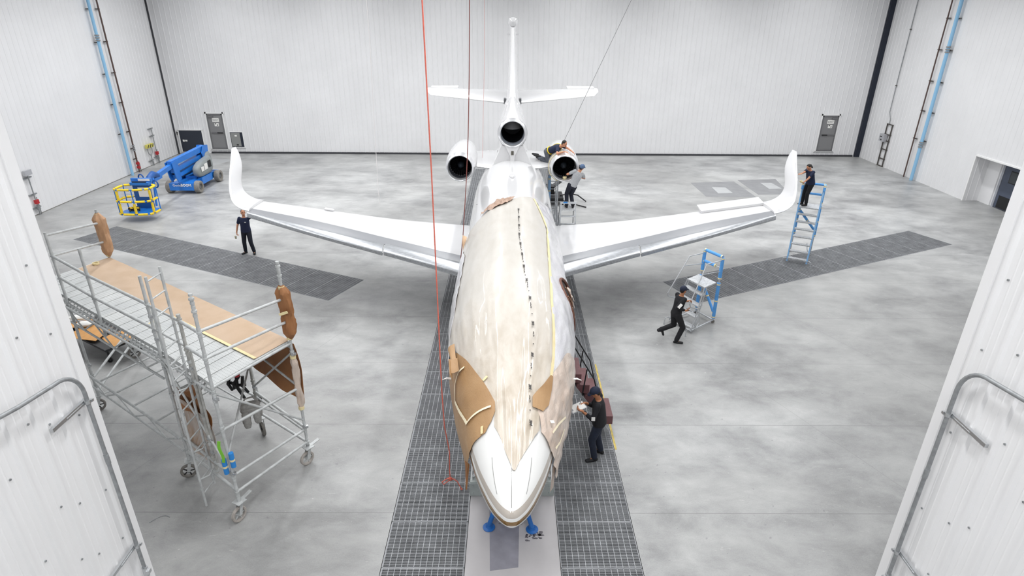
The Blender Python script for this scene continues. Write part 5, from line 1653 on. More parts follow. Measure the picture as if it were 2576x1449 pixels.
# stacked arms, hinged high at the rear
def arm(p0, p1, w_, h_, name, m=M_LB):
    b = MB(); b.bar(p0, p1, w_, h_); return b.build(name, m, bl, 0)
arm((-16.12, 32.05, 1.80), (-16.40, 29.05, 1.60), 0.24, 0.26, 'upper_arm')
arm((-16.15, 31.9, 1.45), (-16.40, 29.2, 1.22), 0.20, 0.2, 'middle_arm', M_LB)
arm((-16.15, 31.8, 1.15), (-16.40, 29.3, 0.92), 0.20, 0.18, 'lower_arm', M_LB)
arm((-16.3, 31.3, 1.30), (-16.45, 29.3, 1.07), 0.1, 0.06, 'lift_cylinder', M_BLK)
for dx in (-0.16, 0.16):
    b = MB(); b.loft([[V3((-16.42 + dx + o_, y, z)) for y, z in ((29.5, 1.72), (29.0, 1.66), (29.15, 0.9), (29.3, 0.66), (29.62, 0.76))] for o_ in (-0.02, 0.02)]); kn = b.build('knuckle_plate', M_LB, bl, 0)
    b = MB(); b.loft([[V3((-16.13 + dx * 0.95 + o_, y, z)) for y, z in ((32.25, 1.9), (31.8, 1.98), (31.5, 1.6), (31.7, 1.0), (32.1, 1.0))] for o_ in (-0.02, 0.02)]); b.build('hinge_plate', M_LB, bl, 0)
q = text_mb('S45', 0.16, frame((-16.22, 29.55, 1.56), (0.1, 1, 0.07), (0, 0, 1)), 0.004, 0.003) if False else None
arm((-16.4, 29.2, 1.5), (-16.25, 27.6, 1.42), 0.18, 0.2, 'jib_arm')
arm((-16.28, 27.9, 1.3), (-16.12, 27.0, 1.35), 0.14, 0.14, 'jib_arm')
b = MB(); b.path([(-16.25, 27.6, 1.42), (-16.1, 27.0, 1.62), (-16.05, 26.6, 1.55), (-15.98, 26.3, 1.2)], [0.12, 0.15, 0.13, 0.09], 12); b.build('jib_knuckle', M_LBD, bl)
for dx in (-0.12, 0.2):
    b = MB(); b.tube((-15.98 + dx, 26.45, 1.6), (-15.85 + dx, 26.0, 0.45), 0.045); b.build('basket_support', M_LB, bl)
for cx_, cz_ in ((-16.25, 1.62), (-15.68, 1.35)):
    b = MB(); b.path([(cx_ + 0.14 * math.cos(a), 26.35 - 0.05 * math.cos(a), cz_ + 0.16 * math.sin(a)) for a in [2 * PI * k / 16 for k in range(16)]], 0.03, 8, closed=True); b.build('cable_loop', M_LBD, bl)
# basket
bk = {}
X0, X1, Y0, Y1, ZB, ZT = -16.82, -15.42, 25.1, 25.95, 0.32, 1.42
fl_pts = [(X0 + 0.1, Y1), (X0, 25.5), (X0 + 0.08, Y0 + 0.05), (X0 + 0.4, Y0), (X1 - 0.4, Y0), (X1 - 0.05, Y0 + 0.08), (X1, 25.5), (X1 - 0.1, Y1)]
b = MB(); b.prism(fl_pts, 0.06, Matrix.Translation((0, 0, ZB))); b.prism(fl_pts, 0.005, Matrix.Translation((0, 0, ZB + 0.06))); bf_ = b.build('basket_floor', M_LB, bl, 0)
ring_pts = [(X0 + 0.35, Y1), (X0, Y1 - 0.1), (X0 - 0.02, Y0 + 0.12), (X0 + 0.15, Y0 - 0.02), ((X0 + X1) / 2 + 0.1, Y0 - 0.06), (X1 - 0.12, Y0 + 0.05), (X1 + 0.02, Y0 + 0.2), (X1, Y1 - 0.1), (X1 - 0.2, Y1)]
for z in (ZB + 0.02, ZB + 0.58, ZT):
    b = MB(); b.path([(x, y, z) for x, y in ring_pts], 0.022, 10); b.build('basket_rail', M_LB, bl)
    for i in range(len(ring_pts) - 1):
        if z < 0.5 and i in (0, 1, 7): continue
        if i == 7 and z < 1: continue
        p, q = V3(ring_pts[i] + (z,)), V3(ring_pts[i + 1] + (z,))
        if (q - p).length < 0.2: continue
        b = MB(); b.tube(p.lerp(q, 0.12), p.lerp(q, 0.88), 0.048, n=14); b.build('yellow_foam', M_YEL, bl)
for (x, y), (za, zb) in zip([ring_pts[3], ring_pts[4], ring_pts[6], ring_pts[2], ring_pts[7], ring_pts[1]], ((0, 1), (0, 0.5), (0, 1), None or (2, 2), (2, 2), (2, 2))):
    b = MB(); b.tube((x, y, ZB), (x, y, ZT), 0.022); b.build('basket_post', M_LB, bl)
    for lo, hi in ((0.06, 0.50), (0.64, 1.04)):
        if za == 2 or (zb == 0.5 and lo > 0.5): continue
        b = MB(); b.tube((x, y, ZB + lo), (x, y, ZB + hi), 0.052, n=14); b.build('yellow_foam', M_YEL, bl)
b = MB(); b.box((-16.05, Y1 - 0.06, 0.92), (0.72, 0.1, 1.1)); pn = b.build('basket_panel', M_LBD, bl, 0)
b = MB(); b.box((-15.95, Y1 - 0.115, 1.12), (0.5, 0.008, 0.42)); b.build('instruction_decal', M_PAPERW, pn, 0)
b = MB(); b.box((-16.05, Y1 - 0.05, 1.5), (0.8, 0.3, 0.12)); b.box((-16.05, Y1 + 0.05, 1.62), (0.86, 0.12, 0.16)); cp = b.build('control_box', M_LB, bl, 0)
b = MB(); b.box((-16.05, Y1 - 0.15, 1.57), (0.6, 0.06, 0.06)); b.build('joystick_row', M_BLK, cp, 0)
b = MB(); b.box((-15.9, Y1 - 0.02, 1.64), (0.5, 0.02, 0.09), None); b.build('white_decal', M_PAPERW, cp, 0)
b = MB()
cc = V3((-16.35, 25.45, ZB + 0.14)); rr_ = random.Random(5)
pts = []
for k in range(70):
    a = k * 0.62
    pts.append(cc + V3((0.26 * math.cos(a) * (0.6 + 0.4 * rr_.random()), 0.17 * math.sin(a) * (0.6 + 0.4 * rr_.random()), 0.05 * math.sin(k * 1.7) + 0.04 * rr_.random())))
b.path(pts, 0.022, 6)
lan = b.build('coiled_lanyard', mat('lanyard_black_yellow', '#1a1a16', 0.7), None); tag(lan, 'black and yellow lanyard coiled on the boom lift basket floor', 'lanyard')
b = MB(); b.path([p + V3((0.01, -0.02, 0.02)) for p in pts[8:60:1]][::3], 0.016, 6); b.build('yellow_webbing', M_YEL, lan)
# ============================================================ DOORS, WALL FITTINGS, ROPES
M_DOOR = mat('door_grey', '#828283', 0.5)
M_DOORD = mat('door_slate', '#4a5263', 0.5, 0, 0.06, 3)
M_RUBM = mat('roll_door_charcoal', '#2c313d', 0.6, 0, 0.05, 3)
M_FRAME = mat('door_frame_grey', '#6e6e70', 0.5)
M_WIN = mat('wire_glass', '#3b4044', 0.25)
M_CONDT = mat('conduit_dark', '#57534f', 0.5, 0.3)
M_PIPEB = mat('pipe_light_blue', '#8fc0e2', 0.4)
M_PIPED = mat('pipe_brown', '#55423c', 0.5)
M_BOXG = mat('panel_box_grey', '#b8b9bd', 0.45, 0.2)
WY = BWY - 0.03
def exit_door(n, x0, x1, z0, z1, hinge):
    cx_ = (x0 + x1) / 2
    b = MB()
    for x in (x0 + 0.03, x1 - 0.03): b.box((x, WY - 0.03, (z0 + z1) / 2), (0.06, 0.08, z1 - z0))
    b.box((cx_, WY - 0.03, z1 - 0.03), (x1 - x0, 0.08, 0.06)); b.box((cx_, WY - 0.03, z0 + 0.02), (x1 - x0, 0.1, 0.05))
    d = struct(b.build('door_%d' % n, M_FRAME, None, 0, origin=(cx_, WY, z0)))
    b = MB(); b.box((cx_, WY - 0.02, (z0 + z1) / 2), (x1 - x0 - 0.12, 0.04, z1 - z0 - 0.1)); b.build('door_leaf', M_DOOR, d, 0)
    b = MB(); b.box((cx_ + 0.05, WY - 0.06, z0 + 1.0), (x1 - x0 - 0.2, 0.05, 0.07)); b.build('push_bar', M_FRAME, d, 0)
    b = MB(); b.box((cx_ + 0.2 * hinge, WY - 0.09, z0 + 1.0), (0.34, 0.03, 0.06)); b.build('bar_grip', M_BLK, d, 0)
    b = MB(); b.box((cx_ - 0.22 * hinge, WY - 0.07, z1 - 0.17), (0.3, 0.08, 0.08)); b.build('door_closer', M_FRAME, d, 0)
    b = MB(); b.box((cx_ + 0.04, WY - 0.045, z1 - 0.38), (0.42, 0.01, 0.24)); s_ = b.build('exit_sign', M_PAPERW, d, 0)
    text_mb('EXIT', 0.17, frame((cx_ + 0.04, WY - 0.052, z1 - 0.38), (1, 0, 0), (0, 0, 1)), 0.002).build('lettering', M_DOOR, s_, 0)
    b = MB(); b.box((cx_ + 0.06, WY - 0.045, z1 - 0.66), (0.27, 0.01, 0.2)); s2 = b.build('notice', M_PAPERW, d, 0)
    b = MB(); b.box((cx_ - 0.0, WY - 0.052, z1 - 0.61), (0.09, 0.004, 0.05)); b.box((cx_ + 0.12, WY - 0.052, z1 - 0.69), (0.04, 0.004, 0.1)); b.build('notice_print', M_BLK, s2, 0)
    b = MB()
    b.box((x0 - 0.06, WY - 0.015, (z0 + z1) / 2 + 0.02), (0.1, 0.05, z1 - z0 + 0.14)); b.box((x1 + 0.05, WY - 0.015, (z0 + z1) / 2 + 0.02), (0.08, 0.05, z1 - z0 + 0.14)); b.box((cx_, WY - 0.015, z1 + 0.05), (x1 - x0 + 0.3, 0.05, 0.08)); b.box((cx_, WY - 0.015, z0 - 0.05), (x1 - x0 + 0.3, 0.05, 0.06))
    b.build('door_trim', M_WHT, d, 0)
exit_door(1, -18.99, -18.02, 0.30, 2.46, 1)
exit_door(2, 19.65, 20.65, 0.36, 2.55, -1)
# double doors in the recess of the right wall
xr = RWX + 0.74
b = MB()
b.box((xr - 0.03, 25.7, 1.06), (0.1, 0.1, 2.12)); b.box((xr - 0.03, 28.02, 1.06), (0.1, 0.12, 2.12)); b.box((xr - 0.03, 26.85, 2.14), (0.1, 2.42, 0.08))
d3 = struct(b.build('door_3', mat('door_frame_pale', '#a2a5ad', 0.5), None, 0, origin=(xr, 26.85, 0)))
for y0, y1 in ((26.86, 27.95), (25.76, 26.84)):
    b = MB(); b.box((xr - 0.04, (y0 + y1) / 2, 1.06), (0.05, y1 - y0 - 0.02, 2.06)); lf = b.build('door_leaf', M_DOORD, d3, 0)
    b = MB(); b.box((xr - 0.075, (y0 + y1) / 2 - 0.12, 1.56), (0.02, 0.5, 0.56)); wn = b.build('window_frame', M_BLK, lf, 0)
    b = MB(); b.box((xr - 0.088, (y0 + y1) / 2 - 0.12, 1.56), (0.008, 0.42, 0.48)); b.build('window_pane', M_WIN, lf, 0)
    b = MB(); b.box((xr - 0.072, (y0 + y1) / 2 - 0.05, 0.34), (0.012, 0.86, 0.56)); b.build('kick_plate', M_BLK, lf, 0)
b = MB(); b.box((xr - 0.072, 26.6, 1.12), (0.01, 0.2, 0.12)); b.build('notice', M_PAPERW, d3, 0)
# charcoal roll door with its N sign, and the flush panel box
rd = thing('roll_door', (-20.2, WY, 0.1), 'low charcoal roll up door behind the boom lift on the back wall', 'roll door')
b = MB(); b.box((-20.2, WY - 0.03, 0.77), (1.42, 0.06, 1.32)); b.build('curtain', M_RUBM, rd, 0)
b = MB()
b.box((-20.2, WY - 0.03, 1.47), (1.56, 0.1, 0.06)); b.box((-20.95, WY - 0.03, 0.78), (0.06, 0.1, 1.36)); b.box((-19.45, WY - 0.03, 0.78), (0.06, 0.1, 1.36)); b.build('frame', M_WHT, rd, 0)
b = MB(); b.box((-20.72, WY - 0.065, 0.80), (0.12, 0.01, 0.12)); b.build('round_label', M_PAPERW, rd, 0)
b = MB(); b.box((-20.56, WY - 0.065, 0.80), (0.14, 0.01, 0.10)); b.build('square_label', M_PAPERW, rd, 0)
b = MB(); b.box((-20.98, WY - 0.04, 1.24), (0.15, 0.02, 0.26)); sg = tag(b.build('letter_sign', M_PAPERW, None, 0), 'small white sign with a black letter N beside the charcoal roll door', 'sign')
text_mb('N', 0.27, frame((-20.98, WY - 0.052, 1.24), (1, 0, 0), (0, 0, 1)), 0.003, 0.012).build('lettering', M_BLK, sg, 0)
pbx = thing('wall_panel_box', (-17.33, WY, 0.42), 'grey access panel on the back wall beside the left exit door', 'panel box')
b = MB(); b.box((-17.33, WY - 0.03, 0.875), (0.78, 0.05, 0.92)); b.build('recess_frame', M_NAVY, pbx, 0)
b = MB(); b.box((-17.39, WY - 0.06, 0.875), (0.58, 0.03, 0.84)); pd = b.build('panel_door', mat('panel_grey', '#8f918f', 0.5, 0.2), pbx, 0)
b = MB(); b.box((-17.36, WY - 0.08, 1.12), (0.14, 0.008, 0.09)); b.build('label', M_PAPERW, pd, 0)
b = MB(); b.box((-17.33, WY - 0.08, 0.55), (0.13, 0.01, 0.06)); b.build('latch', M_BLK, pd, 0)
b = MB(); b.box((-17.33, WY - 0.03, 0.875), (0.9, 0.03, 1.04)); b.build('surround', M_WHT, pbx, 0)

def bracket_set(t, x, y, zs, sgn, ly=0.16, m=M_CONDT):
    for z in zs:
        b = MB(); b.box((x + sgn * 0.03, y + 0.02, z), (0.06, ly * 2, 0.05)); b.build('bracket', m, t, 0)
def riser(name, wx, sgn, y, r, m, zs, label, joints=()):
    t = thing(name, (wx, y, 0), label, 'pipe')
    x = wx + sgn * (r + 0.07)
    b = MB(); b.tube((x, y, 0.0), (x, y, CEIL - 0.02), r, n=14); b.build('pipe', m, t)
    bracket_set(t, wx, y, zs, sgn)
    for z in joints:
        b = MB()
        for k in (-0.12, 0, 0.12): b.tube((x, y, z + k - 0.035), (x, y, z + k + 0.035), r + 0.03, n=14)
        b.build('joint', M_GALV, t)
    return t, x
ZS = (2.25, 3.79, 5.31, 6.84, 8.38, 9.9)
riser('blue_air_pipe', LWX + 0.06, 1, 33.2, 0.075, M_PIPEB, ZS, 'light blue vertical pipe on the left wall behind the basket of the boom lift', (7.05,))
t_, x_ = riser('dark_pipe', LWX + 0.06, 1, 33.95, 0.04, M_PIPED, ZS + (1.33, 0.75), 'dark brown vertical pipe with red valves on the left wall', (1.36,))
for z in (0.5, 0.28):
    b = MB(); b.box((x_, 33.97, z), (0.13, 0.14, 0.12)); b.tube((x_, 33.97, z - 0.1), (x_, 33.97, z + 0.1), 0.055, n=12); b.build('valve', M_RED, t_)
b = MB(); b.tube((x_, 34.12, 0.0), (x_, 34.12, 0.45), 0.02); b.build('drain_line', M_CONDT, t_)
ZR = (2.14, 3.62, 5.15, 6.7, 8.2, 9.7)
riser('blue_air_pipe', RWX - 0.045, -1, 33.0, 0.085, M_PIPEB, ZR, 'light blue vertical pipe on the right wall near the double doors', (6.75, 1.95))
riser('dark_pipe', RWX - 0.045, -1, 33.78, 0.035, M_PIPED, ZR, 'thin dark pipe beside the blue pipe on the right wall')
def strut_conduit(name, wx, sgn, y, z1, zs, label, red=None, box=None, fork=False):
    t = thing(name, (wx, y, 0), label, 'conduit')
    b = MB()
    b.tube((wx + sgn * 0.1, y, 0), (wx + sgn * 0.1, y, z1), 0.025, n=10); b.tube((wx + sgn * 0.1, y + 0.09, 0), (wx + sgn * 0.1, y + 0.09, z1 * 0.4), 0.018, n=10); b.build('conduit', M_GALV, t)
    bracket_set(t, wx, y, zs, sgn, 0.24, M_GALV)
    if red is not None:
        b = MB(); b.box((wx + sgn * 0.12, y, red), (0.12, 0.17, 0.18)); b.build('red_switch', M_RED, t, 0)
        b = MB(); b.box((wx + sgn * 0.12, y, red - 0.25), (0.1, 0.12, 0.2)); b.build('junction', M_GALV, t, 0)
    if box is not None:
        b = MB(); b.box((wx + sgn * 0.12, y, box), (0.12, 0.4, 0.22)); b.build('junction_box', M_BOXG, t, 0)
    return t
W_ = LWX + 0.03
strut_conduit('conduit_post', W_, 1, 26.05, 1.95, (1.67, 0.92, 0.33), 'galvanised conduit with a red switch at the near end of the left wall', 0.6, 1.9)
t_ = strut_conduit('conduit_post', W_, 1, 35.5, 0.62, (0.3,), 'short conduit with a yellow and black striped outlet box on the left wall')
b = MB(); b.path([(W_ + 0.1, 35.5, 0.6), (W_ + 0.1, 35.3, 0.75), (W_ + 0.1, 35.25, 1.05)], 0.02, 8); b.path([(W_ + 0.1, 35.5, 0.6), (W_ + 0.1, 35.7, 0.75), (W_ + 0.1, 35.75, 1.05)], 0.02, 8); b.build('fork', M_GALV, t_)
for k in range(3):
    b = MB(); b.box((W_ + 0.12, 35.28 + 0.24 * k, 1.16), (0.14, 0.2, 0.2), None); q = b.build('outlet', mat('outlet_yellow', '#d8cf6a', 0.6), t_, 0)
    b = MB(); b.bar((W_ + 0.194, 35.2 + 0.24 * k, 1.08), (W_ + 0.194, 35.34 + 0.24 * k, 1.24), 0.01, 0.05, (0, 1, -1)); b.build('stripe', M_BLK, q, 0)
strut_conduit('conduit_post', W_, 1, 36.12, 2.05, (2.03, 1.62, 0.4), 'tall conduit with a red switch nearest the back corner of the left wall', 0.62)
# strut rack with a switch box on the right wall
rk = thing('strut_rack', (RWX, 36.4, 0), 'ladder shaped strut rack with a grey switch box on the right wall', 'strut rack')
for y in (36.66, 36.14):
    b = MB(); b.box((RWX - 0.06, y, 1.23), (0.05, 0.05, 2.46)); b.build('upright', M_CONDT, rk, 0)
for z in (2.45, 1.87, 1.5, 1.0, 0.45, 0.02):
    b = MB(); b.box((RWX - 0.05, 36.4, z), (0.05, 0.62, 0.05)); b.build('rung', M_CONDT, rk, 0)
b = MB(); b.box((RWX - 0.16, 36.6, 1.66), (0.2, 0.46, 0.42)); sb = b.build('switch_box', M_BOXG, rk, 0)
b = MB(); b.box((RWX - 0.27, 36.66, 1.72), (0.03, 0.16, 0.05)); b.box((RWX - 0.27, 36.6, 1.55), (0.03, 0.1, 0.05)); b.build('lever', M_BLK, sb, 0)
b = MB(); b.path([(RWX - 0.06, 36.5, 2.46), (RWX - 0.06, 36.5, 2.75), (RWX - 0.06, 36.75, 3.1), (RWX - 0.06, 36.78, 5.0), (RWX - 0.06, 36.78, CEIL)], 0.022, 8); b.build('conduit', M_GALV, rk)
for z in (4.6, 7.6):
    b = MB(); b.box((RWX - 0.06, 36.78, z), (0.06, 0.1, 0.06)); b.build('clip', M_CONDT, rk, 0)
# bent conduits on the near walls
def near_pipe(sgn, y, zt, zhor, ys, zs, label):
    wx = sgn * (NX - 0.03)
    x = wx - sgn * 0.065
    t = thing('wall_conduit', (wx, y, 0), label, 'conduit')
    pts = [(x, y, 0.0), (x, y, zt - 0.38)]
    for k in range(1, 9):
        a = PI / 2 * k / 8
        pts.append((x, y - 0.33 * (1 - math.cos(a)), zt - 0.38 + 0.33 * math.sin(a)))
    pts += [(x, y - 0.8, zhor + 0.05), (x, y - 2.6, zhor + 0.4)]
    b = MB(); b.path(pts, 0.022, 14); b.build('pipe', M_GALV, t)
    for z in zs:
        b = MB(); b.box((wx - sgn * 0.02, y - 0.22, z), (0.035, 0.56, 0.042)); b.box((wx - sgn * 0.04, y - 0.14, z - 0.012), (0.006, 0.3, 0.02)); st_ = b.build('strut_channel', M_CHROME, t, 0)
        b = MB(); b.tube((x, y, z - 0.02), (x, y, z + 0.02), 0.03, n=14); b.box((x - sgn * 0.02, y + 0.035, z), (0.03, 0.03, 0.03)); b.build('pipe_clamp', M_CHROME, st_)
    b = MB(); b.tube((x, y, zs[0] - 0.84), (x, y, zs[0] - 0.72), 0.027, n=14); b.build('coupling', M_GALV, t)
    b = MB(); b.tube((x, y, zs[1] - 0.5), (x, y, zs[1] - 0.36), 0.034, n=14); b.box((x - sgn * 0.03, y, zs[1] - 0.43), (0.05, 0.06, 0.05)); b.build('elbow_fitting', M_CHROME, t)
near_pipe(-1, 5.46, 5.02, 4.98, None, (4.53, 2.40), 'bent steel conduit on the near left wall')
near_pipe(1, 5.16, 5.30, 5.26, None, (4.62, 2.66), 'bent steel conduit on the near right wall')

# ---- ropes --------------------------------------------------------------
M_ROPE = mat('rope_orange', '#dd7261', 0.8, 0, 0.1, 30)
M_ROPED = mat('rope_brown', '#8a4f49', 0.8)
M_ROPEW = mat('cord_pale', '#e2dede', 0.8)
M_ROPEP = mat('cord_pink', '#d9a7a2', 0.8)
M_WIRE = mat('wire_grey', '#8f8f90', 0.5, 0.3)
def rope(name, pts, r, m, label, n=6):
    b = MB(); b.path(pts, r, n); return tag(b.build(name, m, None), label, 'rope')
RP0 = [(-1.205, 9.0, CEIL), (-1.185, 9.0, 8.5), (-1.175, 9.0, 6.2), (-1.18, 9.0, 4.2), (-1.185, 9.0, 3.2), (-1.185, 9.0, 2.2), (-1.17, 9.0, 1.5), (-1.12, 9.0, 1.1), (-1.10, 9.0, 0.9), (-1.115, 9.0, 0.5), (-1.11, 9.0, 0.32)]
r_ = rope('hanging_rope', RP0, 0.0105, M_ROPE, 'orange rope hanging from the ceiling with a knotted loop over the left grating', 8)
b = MB()
kc = V3((-1.11, 9.0, 0.3))
b.path([kc, kc + V3((-0.03, 0, -0.06)), kc + V3((-0.13, 0, -0.16)), kc + V3((-0.16, 0.0, -0.1)), kc + V3((-0.08, 0, -0.03)), kc + V3((0.03, -0.02, 0.03)), kc + V3((0.04, 0, -0.04)), kc + V3((-0.02, 0, -0.07)), kc + V3((-0.04, 0, 0.0)), kc + V3((0.06, 0.0, -0.02)), kc + V3((0.13, 0.0, -0.08)), kc + V3((0.18, 0, -0.2)), kc + V3((0.21, 0, -0.26))], 0.0105, 8)
b.ell(kc + V3((0.0, 0, -0.02)), (0.035, 0.03, 0.04), 10); b.ell(kc + V3((0.21, 0, -0.27)), (0.022, 0.02, 0.025), 8)
b.build('knotted_loop', M_ROPE, r_)
rope('hanging_rope', [(-0.91, 15.0, CEIL), (-0.915, 15.0, 8.6), (-0.96, 15.0, 7.0), (-1.02, 15.0, 5.6), (-1.10, 15.0, 4.4), (-1.22, 15.0, 3.0), (-1.32, 15.0, 2.2), (-1.42, 15.0, 1.2)], 0.0105, M_ROPED, 'dark reddish rope hanging past the left engine and over the wing root')
rope('hanging_rope', [(-0.76, 20.6, CEIL), (-0.80, 20.6, 8.7), (-0.82, 20.6, 7.0), (-0.88, 20.6, 5.4), (-0.93, 20.6, 3.85)], 0.006, M_ROPEP, 'thin pinkish cord hanging between the left engine and the fin')
rope('hanging_rope', [(-4.28, 20.0, CEIL), (-4.30, 20.0, 7.5), (-4.38, 20.0, 5.0), (-4.43, 20.0, 3.2), (-4.44, 20.0, 2.37)], 0.0075, M_ROPEW, 'thin white cord hanging in front of the back wall above the left wing')
wl_ = rope('safety_line', [(1.80, 20.5, 4.42), (3.7, 20.5, 8.74), (4.92, 20.5, CEIL)], 0.008, M_WIRE, 'grey safety line running diagonally up from the kneeling man')
b = MB(); b.path([(1.80 + 0.05 * math.cos(a), 20.5, 4.37 + 0.07 * math.sin(a)) for a in [0.3 + 5.2 * k / 14 for k in range(15)]], 0.014, 8); b.build('hook', M_BLK, wl_)
# ============================================================ PEOPLE
M_SKIN = mat('skin', '#c58c6d', 0.55, 0, 0.05, 20)
M_SKIN2 = mat('skin_tan', '#a9714f', 0.55, 0, 0.05, 20)
M_HAIR = mat('hair_black', '#17130f', 0.6)
M_EYE = mat('eye_dark', '#1d1512', 0.3)
M_BLKC = mat('cloth_black', '#15151a', 0.85, 0, 0.12, 25)
M_NAVYC = mat('cloth_navy', '#1b2440', 0.85, 0, 0.12, 25)
M_DKNV = mat('trousers_dark_navy', '#191d2a', 0.85, 0, 0.15, 18)
M_GREYC = mat('cloth_heather_grey', '#a3a5a8', 0.85, 0, 0.1, 30)
M_GRYTR = mat('trousers_grey', '#5a5e66', 0.85, 0, 0.18, 18)
M_JEAN = mat('jeans_dark', '#1f2637', 0.85, 0, 0.2, 14)
M_SHOE = mat('shoe_black', '#17171a', 0.7)
M_SOLE = mat('shoe_sole', '#8a8784', 0.8)
M_CAPN = mat('cap_navy', '#1a2238', 0.8, 0, 0.1, 30)
M_CAPB = mat('cap_denim', '#4d6484', 0.8, 0, 0.15, 30)

def ik(a, c, l1, l2, hint):
    a, c, hint = V3(a), V3(c), V3(hint)
    d = c - a
    L = min(d.length, (l1 + l2) * 0.995)
    n = d.normalized()
    c2 = a + n * L
    x = (l1 * l1 - l2 * l2 + L * L) / (2 * L)
    hh = math.sqrt(max(0, l1 * l1 - x * x))
    pv = hint - n * hint.dot(n)
    if pv.length < 1e-5: pv = n.orthogonal()
    return a + n * x + pv.normalized() * hh, c2
def remesh(o, vox, smooth=2):
    m = o.modifiers.new('remesh', 'REMESH')
    m.mode = 'VOXEL'; m.voxel_size = vox; m.use_smooth_shade = True
    s_ = o.modifiers.new('smooth', 'SMOOTH'); s_.factor = 0.5; s_.iterations = smooth
def ring_loft(b, secs):
    """secs: (centre, side vec, front vec) rings"""
    b.loft([[c + sv * math.cos(2 * PI * k / 20) + fv * math.sin(2 * PI * k / 20) for k in range(20)] for c, sv, fv in secs])
def hand(b, wrist, d, palm, side_sign, s, curl=0.5):
    """palm and five separate fingers; d along the hand, palm = direction the palm faces"""
    d = V3(d).normalized(); palm = V3(palm); palm = (palm - d * palm.dot(d)).normalized()
    sd = d.cross(palm) * side_sign           # towards the thumb
    w = V3(wrist)
    b.cap(w - d * 0.01 * s, w + d * 0.03 * s, 0.026 * s, 0.028 * s, 10)
    for k in (-1, 0, 1):
        b.cap(w + d * 0.02 * s + sd * 0.018 * k * s, w + d * 0.085 * s + sd * 0.024 * k * s, 0.017 * s, 0.015 * s, 10)
    for k, L in ((1.5, 0.075), (0.5, 0.085), (-0.5, 0.08), (-1.5, 0.062)):
        p = w + d * 0.088 * s + sd * 0.0205 * k * s
        a1 = curl * 0.8; a2 = curl * 1.7
        q = p + (d * math.cos(a1) + palm * math.sin(a1) + sd * 0.05 * k).normalized() * L * 0.5 * s
        r_ = q + (d * math.cos(a2) + palm * math.sin(a2)).normalized() * L * 0.5 * s
        b.cap(p, q, 0.0098 * s, 0.009 * s, 8); b.cap(q, r_, 0.009 * s, 0.0075 * s, 8)
    p = w + d * 0.025 * s + sd * 0.028 * s
    q = p + (d * 0.7 + sd * 0.75 + palm * 0.25).normalized() * 0.042 * s
    r_ = q + (d * 0.95 + sd * 0.2 + palm * (0.3 + curl * 0.5)).normalized() * 0.032 * s
    b.cap(p, q, 0.0135 * s, 0.011 * s, 8); b.cap(q, r_, 0.0105 * s, 0.008 * s, 8)

